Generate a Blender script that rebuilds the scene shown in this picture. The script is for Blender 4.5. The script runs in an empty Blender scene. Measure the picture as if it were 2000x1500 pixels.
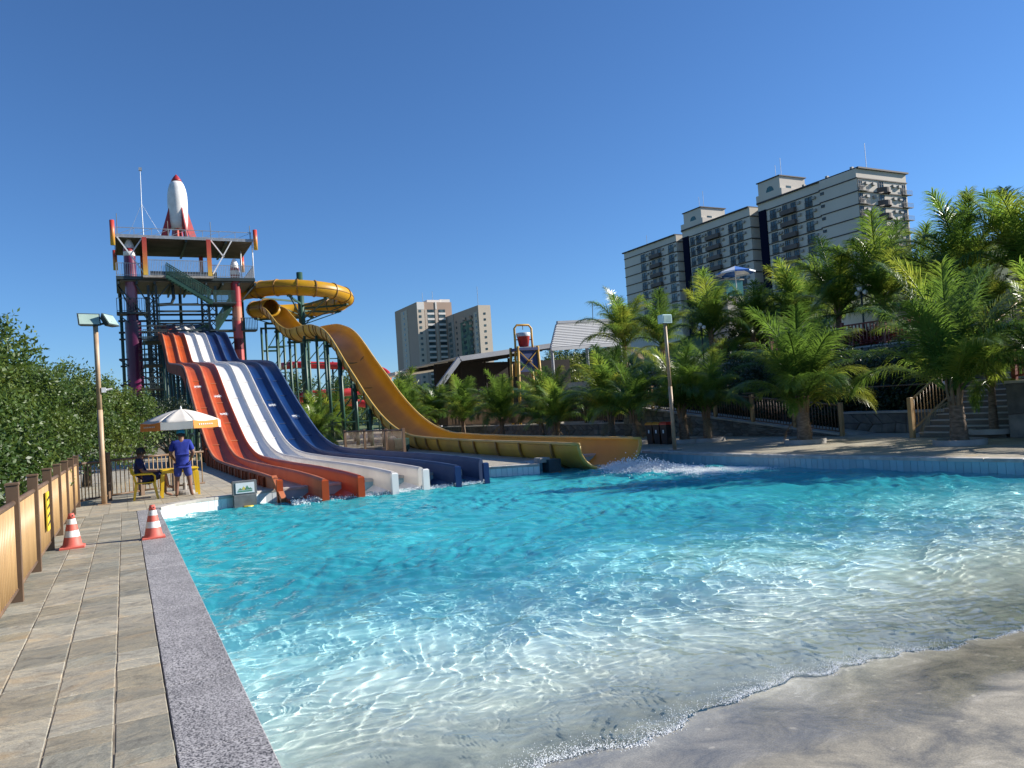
import bpy, bmesh, math, random
import numpy as np
from mathutils import Vector, Matrix, Euler
S = bpy.context.scene
COL = S.collection
R = math.radians
random.seed(7)
NR = np.random.default_rng(11)

# ------------------------------------------------------------------ camera
YAW, PIT, ROL, FPX, CH = R(27.25), R(1.85), R(3.9), 1480.0, 1.65
FW = Vector((math.sin(YAW) * math.cos(PIT), math.cos(YAW) * math.cos(PIT), math.sin(PIT)))
_rt = Vector((math.cos(YAW), -math.sin(YAW), 0)); _up = _rt.cross(FW)
RT = _rt * math.cos(ROL) - _up * math.sin(ROL); UP = _rt * math.sin(ROL) + _up * math.cos(ROL)
cd = bpy.data.cameras.new('camera'); cam = bpy.data.objects.new('camera', cd); COL.objects.link(cam)
_m = Matrix((RT, UP, -FW)).transposed().to_4x4(); _m.translation = (0, 0, CH); cam.matrix_world = _m
cd.sensor_width = 36; cd.lens = FPX / 2000 * 36; cd.clip_start = .05; cd.clip_end = 4000
S.camera = cam

# ------------------------------------------------------------------ sky, sun, exposure
SUN_EL, SUN_AZ = R(28), R(104.6)
w = bpy.data.worlds.new('World'); S.world = w; w.use_nodes = True
nt = w.node_tree
sky = nt.nodes.new('ShaderNodeTexSky'); sky.sky_type = 'NISHITA'; sky.sun_disc = False
sky.sun_elevation = SUN_EL; sky.sun_rotation = SUN_AZ
sky.air_density = 1.0; sky.dust_density = 0.0; sky.ozone_density = 10.0; sky.altitude = 0
nt.nodes['Background'].inputs[1].default_value = .075
nt.links.new(sky.outputs[0], nt.nodes['Background'].inputs[0])
sl = bpy.data.lights.new('sun', 'SUN'); sl.energy = 5.0; sl.angle = R(.5); sl.color = (1, .94, .85)
sun = bpy.data.objects.new('sun', sl); COL.objects.link(sun)
sun.rotation_euler = Vector((math.sin(SUN_AZ) * math.cos(SUN_EL), math.cos(SUN_AZ) * math.cos(SUN_EL), math.sin(SUN_EL))).to_track_quat('Z', 'Y').to_euler()
sl.cycles.is_caustics_light = True
S.view_settings.view_transform = 'Standard'; S.view_settings.look = 'None'
S.view_settings.exposure = .95; S.view_settings.gamma = 1
S.cycles.use_denoising = True
S.cycles.max_bounces = 8; S.cycles.transparent_max_bounces = 12
S.cycles.sample_clamp_indirect = 6

# ------------------------------------------------------------------ pixel -> place
def ray(x, y): return FW + RT * ((x - 1000) / FPX) - UP * ((y - 750) / FPX)
def onz(x, y, z=0.0):
    d = ray(x, y); t = (z - CH) / d.z; return Vector((0, 0, CH)) + d * t
def onx(x, y, X):
    d = ray(x, y); return Vector((0, 0, CH)) + d * (X / d.x)
def ony(x, y, Y):
    d = ray(x, y); return Vector((0, 0, CH)) + d * (Y / d.y)

# ------------------------------------------------------------------ materials
def M(name, col, rough=.6, col2=None, scale=4., detail=4., lo=.35, hi=.65, bump=0., metal=0., rand=0., stretch=None,
      bscale=None, spec=.5, trans=0., coat=0., rough2=None):
    m = bpy.data.materials.new(name); m.use_nodes = True; t = m.node_tree; n = t.nodes; b = n['Principled BSDF']
    b.inputs['Roughness'].default_value = rough; b.inputs['Metallic'].default_value = metal
    b.inputs['Specular IOR Level'].default_value = spec; b.inputs['Coat Weight'].default_value = coat
    c4 = (*col, 1)
    b.inputs['Base Color'].default_value = c4
    vec = None
    if col2 or bump or rand:
        tc = n.new('ShaderNodeTexCoord'); vec = tc.outputs['Object']
        if rand:
            oi = n.new('ShaderNodeObjectInfo'); mu = n.new('ShaderNodeVectorMath'); mu.operation = 'SCALE'
            mu.inputs[0].default_value = (37, 61, 23); t.links.new(oi.outputs['Random'], mu.inputs['Scale'])
            ad = n.new('ShaderNodeVectorMath'); t.links.new(vec, ad.inputs[0]); t.links.new(mu.outputs[0], ad.inputs[1]); vec = ad.outputs[0]
        if stretch:
            mp = n.new('ShaderNodeMapping'); mp.inputs['Scale'].default_value = stretch; t.links.new(vec, mp.inputs[0]); vec = mp.outputs[0]
    if col2:
        no = n.new('ShaderNodeTexNoise'); no.inputs['Scale'].default_value = scale; no.inputs['Detail'].default_value = detail
        t.links.new(vec, no.inputs['Vector'])
        cr = n.new('ShaderNodeValToRGB'); cr.color_ramp.elements[0].position = lo; cr.color_ramp.elements[1].position = hi
        cr.color_ramp.elements[0].color = c4; cr.color_ramp.elements[1].color = (*col2, 1)
        t.links.new(no.outputs[0], cr.inputs[0]); out = cr.outputs[0]
        if rough2 is not None:
            mr = n.new('ShaderNodeMapRange'); mr.inputs[1].default_value = lo; mr.inputs[2].default_value = hi
            mr.inputs[3].default_value = rough; mr.inputs[4].default_value = rough2
            t.links.new(no.outputs[0], mr.inputs[0]); t.links.new(mr.outputs[0], b.inputs['Roughness'])
    else:
        out = None
    if rand:
        hs = n.new('ShaderNodeHueSaturation')
        mr = n.new('ShaderNodeMapRange'); mr.inputs[3].default_value = 1 - rand; mr.inputs[4].default_value = 1 + rand
        oi2 = n.new('ShaderNodeObjectInfo'); t.links.new(oi2.outputs['Random'], mr.inputs[0]); t.links.new(mr.outputs[0], hs.inputs['Value'])
        if out: t.links.new(out, hs.inputs['Color'])
        else: hs.inputs['Color'].default_value = c4
        out = hs.outputs[0]
    if out: t.links.new(out, b.inputs['Base Color'])
    if bump:
        nb = n.new('ShaderNodeTexNoise'); nb.inputs['Scale'].default_value = bscale or scale * 3; nb.inputs['Detail'].default_value = 6
        t.links.new(vec, nb.inputs['Vector'])
        bp = n.new('ShaderNodeBump'); bp.inputs['Strength'].default_value = bump; bp.inputs['Distance'].default_value = .02
        t.links.new(nb.outputs[0], bp.inputs['Height']); t.links.new(bp.outputs[0], b.inputs['Normal'])
    return m

def leaf_mat(name, c1, c2, c3, tr=.35, scale=.9, rough=.38):
    """leaf: glossy diffuse + translucence, colour varied in clumps and from object to object"""
    m = bpy.data.materials.new(name); m.use_nodes = True; t = m.node_tree; n = t.nodes; b = n['Principled BSDF']
    b.inputs['Roughness'].default_value = rough; b.inputs['Specular IOR Level'].default_value = .5
    tc = n.new('ShaderNodeTexCoord'); oi = n.new('ShaderNodeObjectInfo')
    no = n.new('ShaderNodeTexNoise'); no.inputs['Scale'].default_value = scale; no.inputs['Detail'].default_value = 5
    ge = n.new('ShaderNodeNewGeometry')
    ad = n.new('ShaderNodeVectorMath'); t.links.new(ge.outputs['Position'], ad.inputs[0]); t.links.new(oi.outputs['Random'], ad.inputs[1])
    t.links.new(ad.outputs[0], no.inputs['Vector'])
    mx = n.new('ShaderNodeMath'); mx.operation = 'MULTIPLY_ADD'; mx.inputs[1].default_value = .35; t.links.new(oi.outputs['Random'], mx.inputs[0])
    sb = n.new('ShaderNodeMath'); sb.operation = 'SUBTRACT'; sb.inputs[1].default_value = .17; t.links.new(no.outputs[0], sb.inputs[0]); t.links.new(sb.outputs[0], mx.inputs[2])
    cr = n.new('ShaderNodeValToRGB'); e = cr.color_ramp.elements
    e[0].position = .3; e[0].color = (*c1, 1); e[1].position = .8; e[1].color = (*c3, 1); k = e.new(.52); k.color = (*c2, 1)
    t.links.new(mx.outputs[0], cr.inputs[0]); t.links.new(cr.outputs[0], b.inputs['Base Color'])
    tl = n.new('ShaderNodeBsdfTranslucent'); hs = n.new('ShaderNodeHueSaturation'); hs.inputs['Value'].default_value = 1.5; hs.inputs['Hue'].default_value = .485
    t.links.new(cr.outputs[0], hs.inputs['Color']); t.links.new(hs.outputs[0], tl.inputs[0])
    ms = n.new('ShaderNodeMixShader'); ms.inputs[0].default_value = tr
    t.links.new(b.outputs[0], ms.inputs[1]); t.links.new(tl.outputs[0], ms.inputs[2])
    t.links.new(ms.outputs[0], n['Material Output'].inputs[0])
    return m

def gradz_mat(name, stops, z0, z1, rough=.45):
    """paint whose bands run up the object (object space z)"""
    m = bpy.data.materials.new(name); m.use_nodes = True; t = m.node_tree; n = t.nodes; b = n['Principled BSDF']
    b.inputs['Roughness'].default_value = rough
    tc = n.new('ShaderNodeTexCoord'); sx = n.new('ShaderNodeSeparateXYZ'); t.links.new(tc.outputs['Object'], sx.inputs[0])
    mr = n.new('ShaderNodeMapRange'); mr.inputs[1].default_value = z0; mr.inputs[2].default_value = z1; t.links.new(sx.outputs['Z'], mr.inputs[0])
    cr = n.new('ShaderNodeValToRGB'); e = cr.color_ramp.elements
    e[0].position = stops[0][0]; e[0].color = (*stops[0][1], 1); e[1].position = stops[-1][0]; e[1].color = (*stops[-1][1], 1)
    for p, c in stops[1:-1]: e.new(p).color = (*c, 1)
    t.links.new(mr.outputs[0], cr.inputs[0]); t.links.new(cr.outputs[0], b.inputs['Base Color'])
    return m

def granite_mat():
    m = bpy.data.materials.new('granite'); m.use_nodes = True; t = m.node_tree; n = t.nodes; b = n['Principled BSDF']
    b.inputs['Roughness'].default_value = .62
    ge = n.new('ShaderNodeNewGeometry')
    a = n.new('ShaderNodeTexNoise'); a.inputs['Scale'].default_value = 95; a.inputs['Detail'].default_value = 3; t.links.new(ge.outputs['Position'], a.inputs['Vector'])
    cr = n.new('ShaderNodeValToRGB'); e = cr.color_ramp.elements
    e[0].position = .40; e[0].color = (.03, .03, .035, 1); e[1].position = .62; e[1].color = (.42, .41, .41, 1)
    e.new(.455).color = (.19, .185, .19, 1); e.new(.52).color = (.285, .275, .28, 1)
    t.links.new(a.outputs[0], cr.inputs[0])
    c = n.new('ShaderNodeTexNoise'); c.inputs['Scale'].default_value = 2.3; c.inputs['Detail'].default_value = 5; t.links.new(ge.outputs['Position'], c.inputs['Vector'])
    oi = n.new('ShaderNodeObjectInfo'); am = n.new('ShaderNodeMath'); am.operation = 'MULTIPLY_ADD'; am.inputs[1].default_value = .3; t.links.new(oi.outputs['Random'], am.inputs[0]); t.links.new(c.outputs[0], am.inputs[2])
    mr = n.new('ShaderNodeMapRange'); mr.inputs[1].default_value = .35; mr.inputs[2].default_value = .95; mr.inputs[3].default_value = .75; mr.inputs[4].default_value = 1.25
    t.links.new(am.outputs[0], mr.inputs[0])
    hs = n.new('ShaderNodeHueSaturation'); t.links.new(mr.outputs[0], hs.inputs['Value']); t.links.new(cr.outputs[0], hs.inputs['Color']); t.links.new(hs.outputs[0], b.inputs['Base Color'])
    bp = n.new('ShaderNodeBump'); bp.inputs['Strength'].default_value = .25; bp.inputs['Distance'].default_value = .003; t.links.new(a.outputs[0], bp.inputs['Height']); t.links.new(bp.outputs[0], b.inputs['Normal'])
    return m

def quartzite_mat(name='quartzite', scale=1.0, rnd=True, bumpy=.55):
    """split quartzite paving: grey-olive with ochre and pale veins"""
    m = bpy.data.materials.new(name); m.use_nodes = True; t = m.node_tree; n = t.nodes; b = n['Principled BSDF']
    b.inputs['Roughness'].default_value = .58
    ge = n.new('ShaderNodeNewGeometry'); oi = n.new('ShaderNodeObjectInfo')
    mu = n.new('ShaderNodeVectorMath'); mu.operation = 'SCALE'; mu.inputs[0].default_value = (31, 47, 19)
    if rnd: t.links.new(oi.outputs['Random'], mu.inputs['Scale'])
    ad = n.new('ShaderNodeVectorMath'); t.links.new(ge.outputs['Position'], ad.inputs[0]); t.links.new(mu.outputs[0], ad.inputs[1])
    vr = n.new('ShaderNodeVectorRotate'); vr.rotation_type = 'Z_AXIS'; an_ = n.new('ShaderNodeMapRange'); an_.inputs[3].default_value = -.9; an_.inputs[4].default_value = .5
    if rnd: t.links.new(oi.outputs['Random'], an_.inputs[0])
    t.links.new(an_.outputs[0], vr.inputs['Angle']); t.links.new(ad.outputs[0], vr.inputs['Vector'])
    mp = n.new('ShaderNodeMapping'); mp.inputs['Scale'].default_value = (scale * 1.25, scale * 2.3, 2)
    t.links.new(vr.outputs[0], mp.inputs[0])
    a = n.new('ShaderNodeTexNoise'); a.inputs['Scale'].default_value = 2.6; a.inputs['Detail'].default_value = 12; a.inputs['Roughness'].default_value = .78; a.inputs['Distortion'].default_value = 1.4
    t.links.new(mp.outputs[0], a.inputs['Vector'])
    cr = n.new('ShaderNodeValToRGB'); e = cr.color_ramp.elements
    e[0].position = .28; e[0].color = (.085, .078, .062, 1); e[1].position = .74; e[1].color = (.52, .48, .39, 1)
    e.new(.42).color = (.20, .19, .16, 1); e.new(.50).color = (.265, .255, .215, 1); e.new(.57).color = (.32, .285, .215, 1); e.new(.63).color = (.35, .345, .305, 1)
    t.links.new(a.outputs[0], cr.inputs[0])
    # ochre stain
    c = n.new('ShaderNodeTexNoise'); c.inputs['Scale'].default_value = 1.7; c.inputs['Detail'].default_value = 6; t.links.new(mp.outputs[0], c.inputs['Vector'])
    r2 = n.new('ShaderNodeMapRange'); r2.inputs[1].default_value = .55; r2.inputs[2].default_value = .72; r2.inputs[4].default_value = .55; t.links.new(c.outputs[0], r2.inputs[0])
    mx = n.new('ShaderNodeMix'); mx.data_type = 'RGBA'; mx.inputs[7].default_value = (.38, .28, .16, 1)
    t.links.new(r2.outputs[0], mx.inputs[0]); t.links.new(cr.outputs[0], mx.inputs[6])
    tn = n.new('ShaderNodeValToRGB'); tn.color_ramp.interpolation = 'CONSTANT'; g = tn.color_ramp.elements
    g[0].position = 0; g[0].color = (.90, .92, .90, 1); g[1].position = .86; g[1].color = (1.25, 1.23, 1.18, 1)
    for q_, c_ in ((.14, (1.08, 1.04, .98)), (.28, (.76, .77, .75)), (.4, (1.0, .94, .82)), (.52, (.86, .83, .76)), (.64, (1.14, 1.13, 1.1)), (.75, (.96, .93, .88))): g.new(q_).color = (*c_, 1)
    hs = n.new('ShaderNodeMix'); hs.data_type = 'RGBA'; hs.blend_type = 'MULTIPLY'; hs.inputs[0].default_value = 1 if rnd else 0
    t.links.new(oi.outputs['Random'], tn.inputs[0]); t.links.new(tn.outputs[0], hs.inputs[7])
    t.links.new(mx.outputs[2], hs.inputs[6])
    fg = n.new('ShaderNodeTexNoise'); fg.inputs['Scale'].default_value = 70; fg.inputs['Detail'].default_value = 5; fg.inputs['Roughness'].default_value = .7; t.links.new(mp.outputs[0], fg.inputs['Vector'])
    fr_ = n.new('ShaderNodeMapRange'); fr_.inputs[1].default_value = .3; fr_.inputs[2].default_value = .7; fr_.inputs[3].default_value = .62; fr_.inputs[4].default_value = 1.38; t.links.new(fg.outputs[0], fr_.inputs[0])
    hg = n.new('ShaderNodeHueSaturation'); t.links.new(fr_.outputs[0], hg.inputs['Value']); t.links.new(hs.outputs[2], hg.inputs['Color']); t.links.new(hg.outputs[0], b.inputs['Base Color'])
    bp = n.new('ShaderNodeBump'); bp.inputs['Strength'].default_value = bumpy; bp.inputs['Distance'].default_value = .012; t.links.new(a.outputs[0], bp.inputs['Height']); t.links.new(bp.outputs[0], b.inputs['Normal'])
    return m

def deck_mat():
    """far paving, too far to build stone by stone: laid-stone pattern with thin joints"""
    m = quartzite_mat('paving', .8, False, .3); t = m.node_tree; n = t.nodes; b = n['Principled BSDF']
    src = b.inputs['Base Color'].links[0].from_socket
    ge = n.new('ShaderNodeNewGeometry'); br = n.new('ShaderNodeTexBrick')
    br.inputs['Scale'].default_value = 1.0; br.inputs['Brick Width'].default_value = .62; br.inputs['Row Height'].default_value = .37; br.inputs['Mortar Size'].default_value = .008
    br.inputs['Color1'].default_value = (1.45, 1.4, 1.3, 1); br.inputs['Color2'].default_value = (1.15, 1.1, 1.05, 1); br.inputs['Mortar'].default_value = (.75, .7, .62, 1)
    mp = n.new('ShaderNodeMapping'); mp.inputs['Rotation'].default_value = (0, 0, R(90)); t.links.new(ge.outputs['Position'], mp.inputs[0]); t.links.new(mp.outputs[0], br.inputs['Vector'])
    mx = n.new('ShaderNodeMix'); mx.data_type = 'RGBA'; mx.blend_type = 'MULTIPLY'; mx.inputs[0].default_value = 1
    t.links.new(src, mx.inputs[6]); t.links.new(br.outputs[0], mx.inputs[7]); t.links.new(mx.outputs[2], b.inputs['Base Color'])
    return m

def pool_floor_mat():
    m = bpy.data.materials.new('pool_floor'); m.use_nodes = True; t = m.node_tree; n = t.nodes; b = n['Principled BSDF']
    ge = n.new('ShaderNodeNewGeometry'); sx = n.new('ShaderNodeSeparateXYZ'); t.links.new(ge.outputs['Position'], sx.inputs[0])
    no = n.new('ShaderNodeTexNoise'); no.inputs['Scale'].default_value = .8; no.inputs['Detail'].default_value = 5; t.links.new(ge.outputs['Position'], no.inputs['Vector'])
    ma = n.new('ShaderNodeMath'); ma.operation = 'MULTIPLY_ADD'; ma.inputs[1].default_value = 1.2; t.links.new(no.outputs[0], ma.inputs[0]); t.links.new(sx.outputs['Y'], ma.inputs[2])
    mr = n.new('ShaderNodeMapRange'); mr.inputs[1].default_value = .6; mr.inputs[2].default_value = 20.6; t.links.new(ma.outputs[0], mr.inputs[0])
    cr = n.new('ShaderNodeValToRGB'); e = cr.color_ramp.elements           # paint runs from bare concrete at the beach to pool blue
    e[0].position = .165; e[0].color = (.30, .285, .25, 1); e[1].position = .85; e[1].color = (.09, .74, .80, 1)
    e.new(.205).color = (.60, .61, .56, 1); e.new(.28).color = (.70, .80, .76, 1); e.new(.38).color = (.52, .85, .86, 1); e.new(.52).color = (.17, .77, .83, 1)
    t.links.new(mr.outputs[0], cr.inputs[0])
    # mottled bare concrete
    n2 = n.new('ShaderNodeTexNoise'); n2.inputs['Scale'].default_value = 2.6; n2.inputs['Detail'].default_value = 10; n2.inputs['Roughness'].default_value = .72; n2.inputs['Distortion'].default_value = .6
    t.links.new(ge.outputs['Position'], n2.inputs['Vector'])
    c2 = n.new('ShaderNodeValToRGB'); f = c2.color_ramp.elements
    f[0].position = .34; f[0].color = (.36, .37, .40, 1); f[1].position = .68; f[1].color = (1.35, 1.3, 1.2, 1); f.new(.5).color = (.80, .77, .70, 1); f.new(.58).color = (1.0, .95, .84, 1)
    t.links.new(n2.outputs[0], c2.inputs[0])
    mu = n.new('ShaderNodeMix'); mu.data_type = 'RGBA'; mu.blend_type = 'MULTIPLY'; t.links.new(cr.outputs[0], mu.inputs[6]); t.links.new(c2.outputs[0], mu.inputs[7])
    fm = n.new('ShaderNodeMapRange'); fm.inputs[1].default_value = 3.4; fm.inputs[2].default_value = 6.0; fm.inputs[3].default_value = .95; fm.inputs[4].default_value = .06; t.links.new(sx.outputs['Y'], fm.inputs[0]); t.links.new(fm.outputs[0], mu.inputs[0])
    t.links.new(mu.outputs[2], b.inputs['Base Color'])
    rr = n.new('ShaderNodeMapRange'); rr.inputs[1].default_value = .35; rr.inputs[2].default_value = .65; rr.inputs[3].default_value = .4; rr.inputs[4].default_value = .65; t.links.new(n2.outputs[0], rr.inputs[0]); t.links.new(rr.outputs[0], b.inputs['Roughness'])
    # grit, pale worn spots and a wet strip at the water's edge
    ng = n.new('ShaderNodeTexNoise'); ng.inputs['Scale'].default_value = 120; ng.inputs['Detail'].default_value = 3; t.links.new(ge.outputs['Position'], ng.inputs['Vector'])
    gr_ = n.new('ShaderNodeMapRange'); gr_.inputs[1].default_value = .3; gr_.inputs[2].default_value = .7; gr_.inputs[3].default_value = .78; gr_.inputs[4].default_value = 1.22; t.links.new(ng.outputs[0], gr_.inputs[0])
    ns = n.new('ShaderNodeTexNoise'); ns.inputs['Scale'].default_value = 9; ns.inputs['Detail'].default_value = 2; t.links.new(ge.outputs['Position'], ns.inputs['Vector'])
    sp_ = n.new('ShaderNodeMapRange'); sp_.inputs[1].default_value = .66; sp_.inputs[2].default_value = .72; sp_.inputs[3].default_value = 1; sp_.inputs[4].default_value = 1.5; t.links.new(ns.outputs[0], sp_.inputs[0])
    wt = n.new('ShaderNodeMath'); wt.operation = 'MULTIPLY_ADD'; wt.inputs[1].default_value = .9; t.links.new(no.outputs[0], wt.inputs[0]); t.links.new(sx.outputs['Y'], wt.inputs[2])
    we = n.new('ShaderNodeMapRange'); we.inputs[1].default_value = 3.25; we.inputs[2].default_value = 3.4; t.links.new(wt.outputs[0], we.inputs[0])
    wd_ = n.new('ShaderNodeMapRange'); wd_.inputs[3].default_value = 1.0; wd_.inputs[4].default_value = .80; t.links.new(we.outputs[0], wd_.inputs[0])
    m1 = n.new('ShaderNodeMath'); m1.operation = 'MULTIPLY'; t.links.new(gr_.outputs[0], m1.inputs[0]); t.links.new(sp_.outputs[0], m1.inputs[1])
    m2 = n.new('ShaderNodeMath'); m2.operation = 'MULTIPLY'; t.links.new(m1.outputs[0], m2.inputs[0]); t.links.new(wd_.outputs[0], m2.inputs[1])
    shal = n.new('ShaderNodeMapRange'); shal.inputs[1].default_value = 3.5; shal.inputs[2].default_value = 4.6; shal.inputs[3].default_value = 1; shal.inputs[4].default_value = 0; t.links.new(sx.outputs['Y'], shal.inputs[0])
    hb = n.new('ShaderNodeMix'); hb.data_type = 'FLOAT'; hb.inputs[2].default_value = 1; t.links.new(shal.outputs[0], hb.inputs[0]); t.links.new(m2.outputs[0], hb.inputs[3])
    hv = n.new('ShaderNodeHueSaturation'); t.links.new(hb.outputs[0], hv.inputs['Value']); t.links.new(mu.outputs[2], hv.inputs['Color']); t.links.new(hv.outputs[0], b.inputs['Base Color'])
    rw = n.new('ShaderNodeMix'); rw.data_type = 'FLOAT'; rw.inputs[3].default_value = .10; t.links.new(we.outputs[0], rw.inputs[0]); t.links.new(rr.outputs[0], rw.inputs[2]); t.links.new(rw.outputs[0], b.inputs['Roughness'])
    bp = n.new('ShaderNodeBump'); bp.inputs['Strength'].default_value = .12; bp.inputs['Distance'].default_value = .01; n3 = n.new('ShaderNodeTexNoise'); n3.inputs['Scale'].default_value = 45; n3.inputs['Detail'].default_value = 4
    t.links.new(ge.outputs['Position'], n3.inputs['Vector']); t.links.new(n3.outputs[0], bp.inputs['Height']); t.links.new(bp.outputs[0], b.inputs['Normal'])
    return m

def water_mat():
    m = bpy.data.materials.new('water'); m.use_nodes = True; b = m.node_tree.nodes['Principled BSDF']
    b.inputs['Base Color'].default_value = (.93, .99, 1, 1); b.inputs['Roughness'].default_value = 0
    b.inputs['Transmission Weight'].default_value = 1; b.inputs['IOR'].default_value = 1.333
    # the deeper the water, the more of the light its fine bubbles throw back (milky turquoise)
    t = m.node_tree; n = t.nodes; ge = n.new('ShaderNodeNewGeometry'); sx = n.new('ShaderNodeSeparateXYZ'); t.links.new(ge.outputs['Position'], sx.inputs[0])
    mr = n.new('ShaderNodeMapRange'); mr.inputs[1].default_value = 4.5; mr.inputs[2].default_value = 13; mr.inputs[3].default_value = .03; mr.inputs[4].default_value = .40; mr.interpolation_type = 'SMOOTHSTEP'
    t.links.new(sx.outputs['Y'], mr.inputs[0])
    df = n.new('ShaderNodeBsdfDiffuse'); df.inputs[0].default_value = (.05, .52, .58, 1)
    ms = n.new('ShaderNodeMixShader'); t.links.new(mr.outputs[0], ms.inputs[0]); t.links.new(b.outputs[0], ms.inputs[1]); t.links.new(df.outputs[0], ms.inputs[2])
    t.links.new(ms.outputs[0], n['Material Output'].inputs[0])
    return m

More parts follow.
